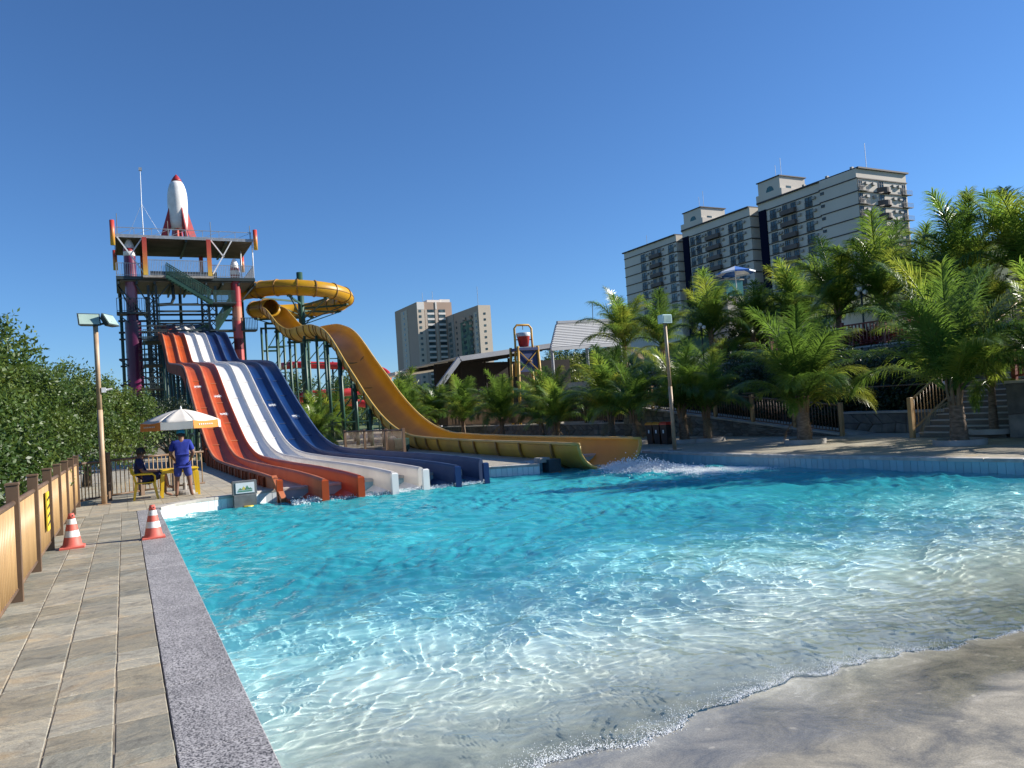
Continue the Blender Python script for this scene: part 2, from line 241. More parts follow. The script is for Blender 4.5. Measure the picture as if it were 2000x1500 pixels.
MT = dict(
    granite=granite_mat(), slab=quartzite_mat(), paving=deck_mat(), pool=pool_floor_mat(), water=water_mat(),
    mortar=M('mortar', (.13, .11, .08), .95, (.30, .25, .18), 5, bump=.3),
    soil=M('soil', (.05, .07, .025), .95, (.11, .10, .05), 1.5, bump=.5),
    grass=M('grass', (.05, .085, .02), .95, (.10, .13, .035), .4, bump=.5),
    tan=M('tan_paint', (.40, .255, .115), .45, (.33, .205, .09), 1.5, rand=.08),
    brown=M('brown_paint', (.155, .095, .055), .5, (.105, .063, .036), 2.5, rand=.06),
    pole=M('pole_paint', (.42, .30, .19), .5, (.33, .22, .13), 3),
    green=M('green_steel', (.012, .05, .035), .45, (.022, .075, .05), .8),
    dark=M('dark_steel', (.018, .03, .032), .5, (.035, .05, .05), .7),
    galv=M('galvanised', (.36, .38, .40), .45, (.27, .29, .31), 3, metal=.4),
    whitep=M('white_paint', (.72, .72, .72), .45, (.60, .60, .60), 1.2),
    orange=M('orange_gelcoat', (.40, .066, .011), .42, (.30, .046, .010), .6, spec=.3),
    orim=M('orange_rim', (.46, .165, .08), .5, (.36, .105, .045), .9, spec=.3),
    white=M('white_gelcoat', (.78, .77, .74), .35, (.68, .67, .65), .5),
    wrim=M('white_rim', (.70, .65, .58), .4, (.58, .53, .47), .9),
    blue=M('blue_gelcoat', (.003, .018, .08), .35, (.005, .03, .115), .5, spec=.35),
    brim=M('blue_rim', (.045, .075, .15), .5, (.02, .038, .095), .7, spec=.35),
    skirt=M('slide_skirt', (.24, .055, .02), .8, (.14, .04, .018), 1.2, spec=.15),
    yellow=M('yellow_gelcoat', (.46, .25, .008), .42, (.36, .185, .008), .55, spec=.3),
    yout=M('yellow_outside', (.60, .34, .03), .5, (.46, .24, .03), 1.1),
    yflange=M('yellow_flange', (.20, .095, .02), .5, (.30, .16, .03), 2),
    yrim=M('yellow_rim', (.60, .39, .09), .4, (.52, .31, .05), 1.0),
    red=M('red_gelcoat', (.50, .03, .03), .4, (.36, .02, .025), .6),
    redp=M('red_paint', (.36, .02, .025), .5, (.25, .015, .02), 2),
    redo=M('red_fence', (.22, .05, .035), .55, (.14, .035, .025), 2),
    rocket=M('rocket_white', (.74, .73, .71), .45, (.60, .59, .57), 1.3),
    sheet=M('roof_sheet', (.16, .145, .12), .55, (.10, .09, .075), .7),
    mesh=M('green_mesh', (.008, .038, .027), .7, (.014, .055, .04), 3),
    conc=M('concrete', (.36, .34, .31), .85, (.24, .225, .205), 2.2, bump=.3),
    stonew=M('wall_stone', (.19, .175, .155), .85, (.105, .10, .09), 3., bump=.8, rand=.3),
    wallj=M('wall_joint', (.085, .08, .07), .95, (.06, .055, .05), 4),
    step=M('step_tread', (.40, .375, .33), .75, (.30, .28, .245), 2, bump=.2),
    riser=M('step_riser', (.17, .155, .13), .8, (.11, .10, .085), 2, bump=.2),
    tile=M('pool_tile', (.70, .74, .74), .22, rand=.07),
    tile_shaded=M('pool_tile_shade', (.24, .42, .47), .25, rand=.09),  # same tile for the right wall, its shade put into a teal colour
    grout=M('pool_wall', (.30, .47, .52), .6, (.24, .42, .48), 2),
    cope=M('coping_stone', (.50, .47, .42), .7, (.36, .34, .30), 4, rand=.12, bump=.3),
    cone=M('cone_orange', (.58, .12, .085), .6, (.50, .095, .07), 4),
    conew=M('cone_white', (.74, .73, .71), .5, (.62, .61, .59), 6),
    ychair=M('yellow_plastic', (.72, .47, .01), .35, (.62, .39, .01), 2),
    canvas=M('canvas_white', (.66, .62, .56), .85, (.56, .52, .46), 2),
    canvaso=M('canvas_orange', (.70, .24, .04), .8, (.60, .19, .03), 2),
    shirt=M('blue_cloth', (.012, .03, .26), .9, (.008, .018, .17), 7, bump=.4, bscale=14),
    shorts=M('blue_shorts', (.035, .055, .27), .9, (.02, .032, .19), 7, bump=.4, bscale=14),
    navy=M('navy_cloth', (.010, .014, .075), .9, (.006, .008, .045), 7, bump=.4, bscale=14),
    skin=M('skin', (.21, .10, .06), .55, (.16, .075, .045), 5),
    hair=M('hair', (.010, .008, .007), .6),
    cap=M('teal_cap', (.01, .22, .34), .8, (.008, .16, .27), 6),
    boxg=M('grey_box', (.16, .165, .165), .5, (.11, .115, .12), 5),
    boxd=M('dark_box', (.015, .035, .045), .45, (.03, .055, .065), 4),
    signw=M('sign_white', (.70, .72, .72), .4),
    logo_g=M('logo_green', (.10, .26, .16), .5), logo_y=M('logo_yellow', (.62, .52, .10), .5),
    black=M('black_plastic', (.008, .008, .009), .4), lidred=M('red_lid', (.55, .035, .02), .4), lidor=M('orange_lid', (.55, .22, .02), .4),
    signy=M('sign_yellow', (.72, .52, .03), .5),
    lampglass=M('lamp_glass', (.33, .43, .38), .15, (.25, .34, .30), 3),
    lampbox=M('lamp_box', (.42, .58, .58), .4),
    globe=M('globe_glass', (.80, .80, .78), .25),
    cream=M('hotel_render', (.60, .545, .465), .85, (.54, .49, .42), .12),
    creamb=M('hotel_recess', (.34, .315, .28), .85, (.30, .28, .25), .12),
    ledge=M('hotel_ledge', (.045, .035, .035), .7), navyb=M('hotel_navy', (.004, .007, .022), .95, spec=.1),
    balc=M('hotel_balcony', (.135, .105, .09), .7, (.10, .08, .07), .3),
    ac=M('ac_unit', (.30, .285, .26), .6), frame=M('window_frame', (.075, .065, .06), .5),
    glass=M('window_glass', (.035, .06, .065), .08, (.10, .14, .14), .25, lo=.45, hi=.6, rand=.5),
    archg=M('arch_glass', (.03, .12, .12), .2),
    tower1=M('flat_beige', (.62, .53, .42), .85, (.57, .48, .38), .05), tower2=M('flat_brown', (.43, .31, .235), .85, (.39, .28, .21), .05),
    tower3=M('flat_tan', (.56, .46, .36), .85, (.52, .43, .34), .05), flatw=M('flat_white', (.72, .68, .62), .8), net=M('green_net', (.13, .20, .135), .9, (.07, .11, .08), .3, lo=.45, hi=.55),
    proof=M('pavilion_roof', (.50, .50, .50), .5, (.40, .40, .40), .3), pdark=M('pavilion_dark', (.010, .009, .008), .9, (.018, .013, .011), .8),
    pframe=M('pavilion_frame', (.34, .35, .37), .5, (.28, .29, .31), .5), louv=M('louvre', (.46, .46, .45), .5),
    ybar=M('play_yellow', (.50, .30, .04), .5, (.38, .21, .03), 1), bbar=M('play_blue', (.012, .03, .12), .5),
    bucket=M('bucket_red', (.48, .04, .03), .45), bwater=M('bucket_pale', (.45, .47, .50), .4),
    umbb=M('umbrella_blue', (.03, .14, .46), .7), umbw=M('umbrella_white', (.62, .66, .72), .7),
    trunk=M('palm_trunk', (.23, .165, .115), .9, (.11, .075, .05), 7, bump=.6, stretch=(1, 1, 3)),
    bark=M('bark', (.10, .075, .05), .9, (.06, .045, .03), 5, bump=.5),
    dry=M('dry_sheath', (.22, .14, .07), .9, (.14, .09, .05), 5),
    purple=gradz_mat('purple_paint_shaded', [(0, (.42, .06, .18)), (.14, (.24, .010, .10)), (.40, (.085, .005, .045)), (.70, (.045, .004, .03)), (.735, (.30, .12, .16)), (.86, (.22, .07, .11)), (.90, (.10, .01, .04)), (.985, (.16, .02, .06)), (1, (.55, .5, .48))], 0, 19.6, .35),  # purple and magenta paint, colours darkened for the shade of the tower steel
    redcol=gradz_mat('red_paint_bands', [(0, (.52, .10, .09)), (.535, (.52, .10, .09)), (.54, (.12, .015, .02)), (.60, (.13, .015, .02)), (.605, (.52, .09, .085)), (.70, (.50, .08, .075)), (.705, (.45, .19, .12)), (.78, (.46, .18, .11)), (.79, (.42, .05, .05)), (.9, (.30, .02, .025)), (1, (.28, .015, .02))], 0, 17.6, .4),
    colgrad=gradz_mat('column_gradient', [(0, (.62, .40, .05)), (.3, (.55, .20, .04)), (.65, (.46, .075, .035)), (1, (.36, .04, .03))], 16.8, 20.5, .45),
    cylgrad=gradz_mat('beacon_gradient', [(0, (.62, .42, .05)), (.35, (.58, .24, .04)), (.75, (.46, .06, .035)), (1, (.40, .035, .03))], 0, 2.2, .45),
    palmleaf=leaf_mat('palm_leaf', (.055, .115, .018), (.105, .195, .028), (.24, .27, .036), .52, .7, .30),
    treeleaf=leaf_mat('tree_leaf', (.035, .075, .012), (.075, .125, .022), (.15, .18, .03), .34, 1.3, .48),
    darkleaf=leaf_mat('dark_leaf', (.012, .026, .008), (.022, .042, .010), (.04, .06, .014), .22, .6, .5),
    redleaf=leaf_mat('red_leaf', (.10, .012, .012), (.22, .02, .018), (.36, .035, .025), .25, 3, .5),
    dryleaf=leaf_mat('dry_leaf', (.13, .085, .04), (.22, .15, .07), (.32, .24, .12), .25, 1.5, .7),
    foam=M('foam', (.86, .88, .88), .7),
)

# ------------------------------------------------------------------ mesh building
class MB:
    def __init__(s): s.v = []; s.f = []
    def add(s, vs, fs):
        k = len(s.v); s.v += [tuple(p) for p in vs]; s.f += [tuple(i + k for i in f) for f in fs]; return s
    def box(s, x0, x1, y0, y1, z0, z1):
        return s.add([(x0, y0, z0), (x1, y0, z0), (x1, y1, z0), (x0, y1, z0), (x0, y0, z1), (x1, y0, z1), (x1, y1, z1), (x0, y1, z1)],
                     [(3, 2, 1, 0), (4, 5, 6, 7), (0, 1, 5, 4), (1, 2, 6, 5), (2, 3, 7, 6), (3, 0, 4, 7)])
    def cbox(s, x0, x1, y0, y1, z0, z1, c=.01):
        """box with a chamfered top edge"""
        vs = [(x0, y0, z0), (x1, y0, z0), (x1, y1, z0), (x0, y1, z0), (x0, y0, z1 - c), (x1, y0, z1 - c), (x1, y1, z1 - c), (x0, y1, z1 - c),
              (x0 + c, y0 + c, z1), (x1 - c, y0 + c, z1), (x1 - c, y1 - c, z1), (x0 + c, y1 - c, z1)]
        fs = [(3, 2, 1, 0), (8, 9, 10, 11)]
        for a in range(4):
            b = (a + 1) % 4; fs += [(a, b, b + 4, a + 4), (a + 4, b + 4, b + 8, a + 8)]
        return s.add(vs, fs)
    def bar(s, p, q, w, h=None, up=(0, 0, 1)):
        p = Vector(p); q = Vector(q); h = h or w; d = (q - p).normalized(); u = Vector(up)
        if abs(d.dot(u)) > .98: u = Vector((0, 1, 0))
        a = d.cross(u).normalized() * (w / 2); b = a.cross(d).normalized() * (h / 2)
        vs = [o + i * a + j * b for o in (p, q) for i, j in ((-1, -1), (1, -1), (1, 1), (-1, 1))]
        return s.add(vs, [(0, 1, 2, 3), (7, 6, 5, 4), (0, 4, 5, 1), (1, 5, 6, 2), (2, 6, 7, 3), (3, 7, 4, 0)])
    def tube(s, pts, r, n=8, cap=True):
        pts = [Vector(p) for p in pts]; rs = r if isinstance(r, (list, tuple)) else [r] * len(pts); k = len(s.v); m = len(pts)
        pa = None
        for i, p in enumerate(pts):
            d = (pts[min(i + 1, m - 1)] - pts[max(i - 1, 0)]).normalized()
            if pa is None:
                u = Vector((0, 0, 1)) if abs(d.z) < .9 else Vector((1, 0, 0)); a = d.cross(u).normalized()
            else: a = (pa - d * pa.dot(d)).normalized()
            pa = a; b = d.cross(a)
            for j in range(n):
                t = 2 * math.pi * j / n; s.v.append(tuple(p + (a * math.cos(t) + b * math.sin(t)) * rs[i]))
        for i in range(m - 1):
            for j in range(n):
                s.f.append((k + i * n + j, k + i * n + (j + 1) % n, k + (i + 1) * n + (j + 1) % n, k + (i + 1) * n + j))
        if cap: s.f.append(tuple(k + j for j in range(n))[::-1]); s.f.append(tuple(k + (m - 1) * n + j for j in range(n)))
        return s
    def lathe(s, prof, c=(0, 0, 0), n=24, cap=True):
        k = len(s.v); m = len(prof)
        for r, z in prof:
            for j in range(n):
                t = 2 * math.pi * j / n; s.v.append((c[0] + r * math.cos(t), c[1] + r * math.sin(t), c[2] + z))
        for i in range(m - 1):
            for j in range(n): s.f.append((k + i * n + j, k + i * n + (j + 1) % n, k + (i + 1) * n + (j + 1) % n, k + (i + 1) * n + j))
        if cap: s.f.append(tuple(k + j for j in range(n))[::-1]); s.f.append(tuple(k + (m - 1) * n + j for j in range(n)))
        return s
    def prism(s, poly, d):
        """polygon of 3-D points pushed along vector d"""
        n = len(poly); d = Vector(d); a = [Vector(p) for p in poly]
        return s.add(a + [p + d for p in a], [tuple(range(n))[::-1], tuple(range(n, 2 * n))] + [(i, (i + 1) % n, n + (i + 1) % n, n + i) for i in range(n)])
    def mesh(s, name, mat, smooth=False):
        me = bpy.data.meshes.new(name); me.from_pydata(s.v, [], s.f)
        for m in (mat if isinstance(mat, list) else [mat]): me.materials.append(MT[m])
        if smooth: me.polygons.foreach_set('use_smooth', [True] * len(me.polygons)); 
        me.update(); return me
    def build(s, name, mat, parent=None, smooth=False):
        w = wl(parent) if parent else Vector()
        if w.length: s.v = [(x - w.x, y - w.y, z - w.z) for x, y, z in s.v]
        o = bpy.data.objects.new(name, s.mesh(name, mat, smooth)); COL.objects.link(o)
        if parent: o.parent = parent
        return o
def wl(o):
    v = Vector()
    while o is not None: v += o.location; o = o.parent
    return v
def tag(o, label=None, cat=None, group=None, kind=None):
    if label: o['label'] = label
    if cat: o['category'] = cat
    if group: o['group'] = group
    if kind: o['kind'] = kind
    return o
def thing(name, loc, label, cat, group=None):
    o = bpy.data.objects.new(name, None); o.empty_display_size = .2; COL.objects.link(o); o.location = loc
    return tag(o, label, cat, group)
def inst(name, me, parent, loc, rot=None, sc=None):
    """one more piece that shares a mesh; loc in world space"""
    o = bpy.data.objects.new(name, me); COL.objects.link(o)
    o.location = Vector(loc) - (wl(parent) if parent else Vector())
    if rot: o.rotation_euler = rot
    if sc: o.scale = sc
    if parent: o.parent = parent
    return o
def smooth_angle(o, deg=40):
    me = o.data; me.polygons.foreach_set('use_smooth', [True] * len(me.polygons))
    bm = bmesh.new(); bm.from_mesh(me)
    for e in bm.edges:
        if len(e.link_faces) == 2 and e.calc_face_angle(0) > R(deg): e.smooth = False
    bm.to_mesh(me); bm.free(); return o
def sweep(mb, pts, prof, closed=True, frames=None):
    """prof(i, t) -> list of (side, up) offsets; pts a list of Vectors"""
    pts = [Vector(p) for p in pts]; m = len(pts); k = len(mb.v); n = None
    for i, p in enumerate(pts):
        d = (pts[min(i + 1, m - 1)] - pts[max(i - 1, 0)]).normalized()
        sd = d.cross(Vector((0, 0, 1))).normalized(); up = sd.cross(d)
        pr = prof(i, i / (m - 1)); n = len(pr)
        for a, b in pr: mb.v.append(tuple(p + sd * a + up * b))
    for i in range(m - 1):
        for j in range(n if closed else n - 1):
            mb.f.append((k + i * n + j, k + i * n + (j + 1) % n, k + (i + 1) * n + (j + 1) % n, k + (i + 1) * n + j))
    if closed:
        mb.f.append(tuple(k + j for j in range(n))[::-1]); mb.f.append(tuple(k + (m - 1) * n + j for j in range(n)))
    return mb
def spline(pts, n=8):
    """Catmull-Rom through the points"""
    p = [Vector(q) for q in pts]; p = [p[0] * 2 - p[1]] + p + [p[-1] * 2 - p[-2]]; out = []
    for i in range(1, len(p) - 2):
        for k in range(n):
            t = k / n; a, b, c, d = p[i - 1], p[i], p[i + 1], p[i + 2]
            out.append(.5 * ((2 * b) + (c - a) * t + (2 * a - 5 * b + 4 * c - d) * t * t + (3 * b - a - 3 * c + d) * t ** 3))
    return out + [p[-2]]
def polyfill(name, outline, z, mat, parent=None):
    bm = bmesh.new(); vs = [bm.verts.new((x, y, z)) for x, y in outline]
    es = [bm.edges.new((vs[i], vs[(i + 1) % len(vs)])) for i in range(len(vs))]
    bmesh.ops.triangle_fill(bm, edges=es, use_beauty=True)
    for f in bm.faces:
        f.normal_update()
        if f.normal.z < 0: f.normal_flip()
    me = bpy.data.meshes.new(name); bm.to_mesh(me); bm.free(); me.materials.append(MT[mat])
    o = bpy.data.objects.new(name, me); COL.objects.link(o); return o

# ================================================================== THE SETTING
WZ = -.28                                                   # water level
# pool edge, from the left coping round the far side to the right
EDGE = [(.60, -6), (.60, 17.6), (.62, 18.35), (.94, 18.97), (1.4, 19.34), (2.28, 19.66), (3.1, 20.0), (8.9, 20.05), (9.73, 19.57), (10.52, 19.11),
        (10.85, 19.75), (11.1, 20.5), (14.0, 20.6), (14.74, 20.1), (14.65, 18.06), (14.60, 16.2), (14.64, 14.37), (14.80, 12.8), (14.97, 11.65), (15.12, 9.94), (15.33, 8.55), (15.7, 5), (16.2, -6)]
# ground beyond the park
gx = np.concatenate([np.linspace(-900, -40, 14), np.linspace(-30, 260, 60), np.linspace(280, 1500, 14)])
gy = np.concatenate([np.linspace(-300, -20, 8), np.linspace(-6, 260, 58), np.linspace(280, 1800, 16)])
GX, GY = np.meshgrid(gx, gy)
def hill(x, y):
    r = np.clip((x - 34 - .25 * np.maximum(0, y - 45)) / 100, 0, 1.25) ** 1.25 * 26 * np.clip((y + 60) / 90, 0, 1)
    b = np.clip((y - 105) / 260, 0, 1) ** 1.3 * 10 * np.clip((x + 60) / 120, .12, 1)
    return np.maximum(r, b) + .8 * np.sin(x / 19) * np.sin(y / 23) * np.clip((x - 40) / 40, 0, 1) - 2.4
GZ = hill(GX, GY)
mb = MB(); ny, nx = GX.shape
mb.v = np.stack([GX, GY, GZ], -1).reshape(-1, 3).tolist()
ii = np.arange(nx * ny).reshape(ny, nx)
mb.f = np.stack([ii[:-1, :-1], ii[:-1, 1:], ii[1:, 1:], ii[1:, :-1]], -1).reshape(-1, 4).tolist()
tag(mb.build('ground', 'grass', smooth=True), kind='structure')
# earth under the hedge, left of the path
tag(MB().box(-30, -1.36, -6, 24.9, -1.5, -.06).build('earth', 'soil'), kind='structure')
# deck round the pool
dk = polyfill('deck', [(.16, 18.36)] + EDGE[2:] + [(27.1, -6), (27.1, 46), (60, 46), (60, 104), (-12, 104), (-12, 25), (-1.36, 25), (-1.36, 18.36)], -.002, 'paving')
tag(dk, kind='structure')
tag(MB().box(-13, 61, 25.2, 105, -2.6, -.3).build('deck_base', 'conc'), kind='structure')
# pool floor and beach
def floor_z(y): return WZ - np.clip((y - 3.6) * .085, -.27, 1.25)
ys = np.linspace(-6, 21.2, 110); xs = np.linspace(.45, 16.4, 20)
X, Y = np.meshgrid(xs, ys); Z = floor_z(Y)
mb = MB(); mb.v = np.stack([X, Y, Z], -1).reshape(-1, 3).tolist(); ii = np.arange(X.size).reshape(X.shape)
mb.f = np.stack([ii[:-1, :-1], ii[:-1, 1:], ii[1:, 1:], ii[1:, :-1]], -1).reshape(-1, 4).tolist()
floor = tag(mb.build('pool_floor', 'pool', smooth=True), kind='structure')
# pool wall
mb = MB()
for (a, b), (c, d) in zip(EDGE[:-1], EDGE[1:]):
    mb.add([(a, b, -.03), (c, d, -.03), (c, d, -2), (a, b, -2)], [(0, 1, 2, 3)])
wall = tag(mb.build('pool_wall', 'grout'), kind='structure')
# tiles standing along the far and right walls, coping stones above them
tme = {}
def tile_mesh(wd, mat='tile'):
    k = round(wd, 3)
    if (k, mat) not in tme: tme[(k, mat)] = MB().box(-k / 2, k / 2, -.012, .012, -.165, .165).mesh('tile', mat)
    return tme[(k, mat)]
cme = {}
def along(pts, step):
    P = [Vector((x, y, 0)) for x, y in pts]; out = []; need = 0.
    for a, b in zip(P[:-1], P[1:]):
        L = (b - a).length; n = max(1, round(L / step)); d = (b - a) / n
        for i in range(n): out.append((a + d * (i + .5), math.atan2(d.y, d.x), d.length))
    return out
for c, an, L in along(EDGE[1:], .163):
    if len(wall.children) >= 300: break
    if 3.6 < c.x < 8.4 and c.y > 19.9: continue
    nrm = Vector((math.sin(an), -math.cos(an), 0)) * .011
    inst('tile', tile_mesh(round(L - .008, 2), 'tile_shaded' if c.x > 10.9 else 'tile'), wall, (c.x + nrm.x, c.y + nrm.y, -.205), (0, 0, an))
cope = bpy.data.objects.new('far_coping', None); COL.objects.link(cope); tag(cope, kind='structure')
for c, an, L in along(EDGE[2:], .62):
    k = round(L, 1)
    if k not in cme: cme[k] = MB().cbox(-k / 2, k / 2, -.03, .27, -.05, .02, .008).mesh('coping_stone', 'cope')
    inst('coping_stone', cme[k], cope, (c.x, c.y, 0), (0, 0, an), ((L - .008) / k, 1, 1))
# granite coping of the path side
gc = bpy.data.objects.new('granite_coping', None); COL.objects.link(gc); tag(gc, kind='structure')
y = -1.6
while y < 18.0:
    L = random.choice([1.18, 1.2, 1.22]); y1 = min(y + L, 18.35)
    MB().cbox(.165, .602, y + .002, y1 - .002, -.07, .004 + random.uniform(-.001, .001), .006).build('granite_block', 'granite', gc); y = y1
# stone path, slab by slab
path = MB().box(-1.36, .16, -2, 18.36, -.12, -.0045).build('stone_path', 'mortar'); tag(path, kind='structure')
colx = [-1.35, -.80, -.46, -.125, .163]
for i in range(4):
    y = -1.9 + random.uniform(0, .3)
    while y < 18.3:
        L = random.choice([.17, .22, .27, .32, .38, .45, .55])
        y1 = min(y + L, 18.34); g = .0045
        if y1 - y > .1:
            h = random.uniform(-.0015, .0015); x0, x1 = colx[i] + g, colx[i + 1] - g
            j = lambda: random.uniform(-.003, .003)
            m2 = MB(); c = .005
            A = [(x0 + j(), y + g + j()), (x1 + j(), y + g + j()), (x1 + j(), y1 - g + j()), (x0 + j(), y1 - g + j())]
            cx = (x0 + x1) / 2; cy = (y + y1) / 2
            ins = [(p + (c if p < cx else -c), q + (c if q < cy else -c)) for p, q in A]
            tl = [random.uniform(-.0012, .0012) for _ in range(4)]
            m2.add([(p, q, -.03) for p, q in A] + [(p, q, h - .004) for p, q in A] + [(p, q, h + t) for (p, q), t in zip(ins, tl)],
                   [(0, 1, 5, 4), (1, 2, 6, 5), (2, 3, 7, 6), (3, 0, 4, 7), (4, 5, 9, 8), (5, 6, 10, 9), (6, 7, 11, 10), (7, 4, 8, 11), (8, 9, 10, 11)])
            m2.build('slab', 'slab', path)
        y = y1
# ---- water
rng = np.random.default_rng(5)
WK = []
for k in range(90):
    L = 10 ** rng.uniform(-.98, .40); th = rng.normal(-1.45, .8); WK.append((L, th, rng.uniform(0, 6.28), .0052 * L * rng.uniform(.4, 1.3) * (1.4 if L < .6 else 1 if L < .9 else .42)))
def waves(X, Y):
    Z = 0 * X
    wx = .22 * np.sin(.9 * X + .5 * Y) + .16 * np.sin(1.7 * Y - .6 * X + 1) + .05 * np.sin(5.1 * X + 2.3 * Y)
    wy = .22 * np.sin(.8 * Y - .7 * X + 2) + .16 * np.sin(1.5 * X + .9 * Y) + .05 * np.sin(4.7 * Y - 3.1 * X)
    patch = .75 + .45 * np.sin(.55 * X + .8 * Y + 1.2) * np.sin(.7 * X - .45 * Y)
    for L, th, ph, a in WK:
        kk = 2 * math.pi / L
        s_ = np.sin(kk * (math.cos(th) * (X + wx) + math.sin(th) * (Y + wy)) + ph)
        Z += a * (patch if L < .5 else 1) * s_
    near = np.clip((Y - 3.35) / 2.6, 0, 1)
    rp = .5 + .5 * np.sin(1.3 * X + .9 * Y) * np.sin(.8 * X - 1.7 * Y + 1)
    wz = .035 * np.sin(9.3 * X + 4.1 * Y) + .03 * np.sin(7.7 * Y - 6.1 * X + 2) + .018 * np.sin(17 * X - 11 * Y) + .016 * np.sin(15 * Y + 13 * X + 1)
    fine = .0008 * rp * (np.sin(2 * math.pi / .066 * (Y * .9 + .35 * X + wz + wx * .5)) + np.sin(2 * math.pi / .083 * (Y * .7 - .7 * X - wz * 1.3 + wy * .5)) + .9 * np.sin(2 * math.pi / .11 * (X + .2 * Y + wx + 1.5 * wz)) + np.sin(2 * math.pi / .14 * (.5 * X - Y + wy + 2 * wz)))
    rip = rp * (.0018 * np.sin(2 * math.pi / .16 * (Y + wz + .5 * wx + .16 * np.sin(1.3 * X) + .07 * np.sin(3.7 * X + 2.2 * Y + 1))) + .0011 * np.sin(2 * math.pi / .10 * (Y * .8 + X * .6 + wz + wy + .08 * np.sin(3 * X + 4 * Y))))
    slosh = .012 * np.sin(1.1 * X + .6) + .006 * np.sin(2.3 * X + 1.4) + .002 * np.sin(5.3 * X)
    return Z * (.13 + .87 * near) + rip * (1 - near) + slosh * (1 - near) + fine * np.clip((9 - Y) / 4, 0, 1)
def wgrid(x0, x1, y0, y1):
    xs = np.linspace(x0, x1, 730); ys = [y0]
    while ys[-1] < y1: ys.append(ys[-1] + min(.040, max(.015, .015 + (ys[-1] - 6) * .005)))
    X, Y = np.meshgrid(xs, np.array(ys))
    Z = WZ + waves(X, Y); v = np.stack([X, Y, Z], -1).reshape(-1, 3); i = np.arange(X.size).reshape(X.shape)
    q = np.stack([i[:-1, :-1], i[:-1, 1:], i[1:, 1:], i[1:, :-1]], -1).reshape(-1, 4); return v, q
v, q = wgrid(.62, 15.9, 3.1, 20.5)
me = bpy.data.meshes.new('water')
me.vertices.add(len(v)); me.vertices.foreach_set('co', v.ravel())
me.loops.add(q.size); me.loops.foreach_set('vertex_index', q.ravel())
me.polygons.add(len(q)); me.polygons.foreach_set('loop_start', np.arange(0, q.size, 4)); me.polygons.foreach_set('loop_total', np.full(len(q), 4))
me.polygons.foreach_set('use_smooth', np.ones(len(q), bool)); me.update(); me.validate()
me.materials.append(MT['water'])
water = bpy.data.objects.new('water', me); COL.objects.link(water); tag(water, kind='structure')
water.cycles.is_caustics_caster = True; floor.cycles.is_caustics_receiver = True; wall.cycles.is_caustics_receiver = True
# ================================================================== FENCES
bal_me = {}
def bal_mesh(h, r, mat, sq=False):
    k = (round(h, 2), r, mat, sq)
    if k not in bal_me:
        bal_me[k] = (MB().box(-r, r, -r, r, 0, h) if sq else MB().tube([(0, 0, 0), (0, 0, h)], r, 6)).mesh('baluster', mat, not sq)
    return bal_me[k]
def fence(name, pts, label, post='brown', rail='brown', bal='tan', h=1.02, ph=1.22, pw=.11, gap=.115, rr=.032, low=.13, cat='fence', parts=True, sqb=False, br=.014, ends=(True, True)):
    """pts: post positions (x, y, z); posts, rails and balusters each a piece of its own"""
    P = [Vector(p) for p in pts]; root = thing(name, P[0], label, cat)
    for i, p in enumerate(P):
        if (i == 0 and not ends[0]) or (i == len(P) - 1 and not ends[1]): continue
        d = (P[min(i + 1, len(P) - 1)] - P[max(i - 1, 0)]); an = math.atan2(d.y, d.x)
        k = ('post', ph, pw, post)
        if k not in bal_me:
            a = pw / 2; bal_me[k] = MB().cbox(-a, a, -a, a, -.02, ph - .015, .004).cbox(-a - .008, a + .008, -a - .008, a + .008, ph - .013, ph + .012, .008).mesh('post', post)
        inst('post', bal_me[k], root, p, (0, 0, an))
    for a, b in zip(P[:-1], P[1:]):
        d = b - a; e = d.normalized() * (pw / 2); u = Vector((0, 0, 1))
        MB().tube([a + e + u * h, b - e + u * h], rr, 10).build('top_rail', rail, root, True)
        MB().tube([a + e + u * low, b - e + u * low], rr * .8, 8).build('bottom_rail', rail, root, True)
        n = max(2, int((d.length - pw) / gap))
        for j in range(n):
            p = a + d * ((pw / 2 + (d.length - pw) * (j + .5) / n) / d.length)
            inst('baluster', bal_mesh(h - low, br, bal, sqb), root, p + u * low)
    return root
FX = -1.06
fys = [3.6, 5.55, 7.5, 9.45, 11.4, 13.4, 15.3, 17.2, 19.1, 21.0]
f1 = fence('path_fence', [(FX, y, 0) for y in fys], 'tan baluster fence running along the stone path beside the hedge', rail='brown', gap=.105, br=.021, sqb=False)
f2 = fence('deck_fence', [(FX + .02, 21.15, 0), (-.42, 22.1, 0), (.35, 22.75, 0), (1.2, 23.3, 0), (2.05, 23.5, 0)], 'brown baluster fence bending behind the lifeguard table towards the slides', rail='brown', gap=.115, ends=(False, False))
# yellow warning plate on the path fence
pl = thing('warning_plate', (FX + .055, 12.6, .45), 'narrow yellow and black warning plate hung on the path fence', 'sign')
MB().box(FX + .045, FX + .062, 12.45, 12.8, .38, .92).build('plate', 'signy', pl)
for k in range(4):
    z = .45 + k * .115; MB().prism([(FX + .064, 12.47, z), (FX + .064, 12.78, z + .03), (FX + .064, 12.78, z + .065), (FX + .064, 12.47, z + .035)], (.002, 0, 0)).build('stripe', 'black', pl)

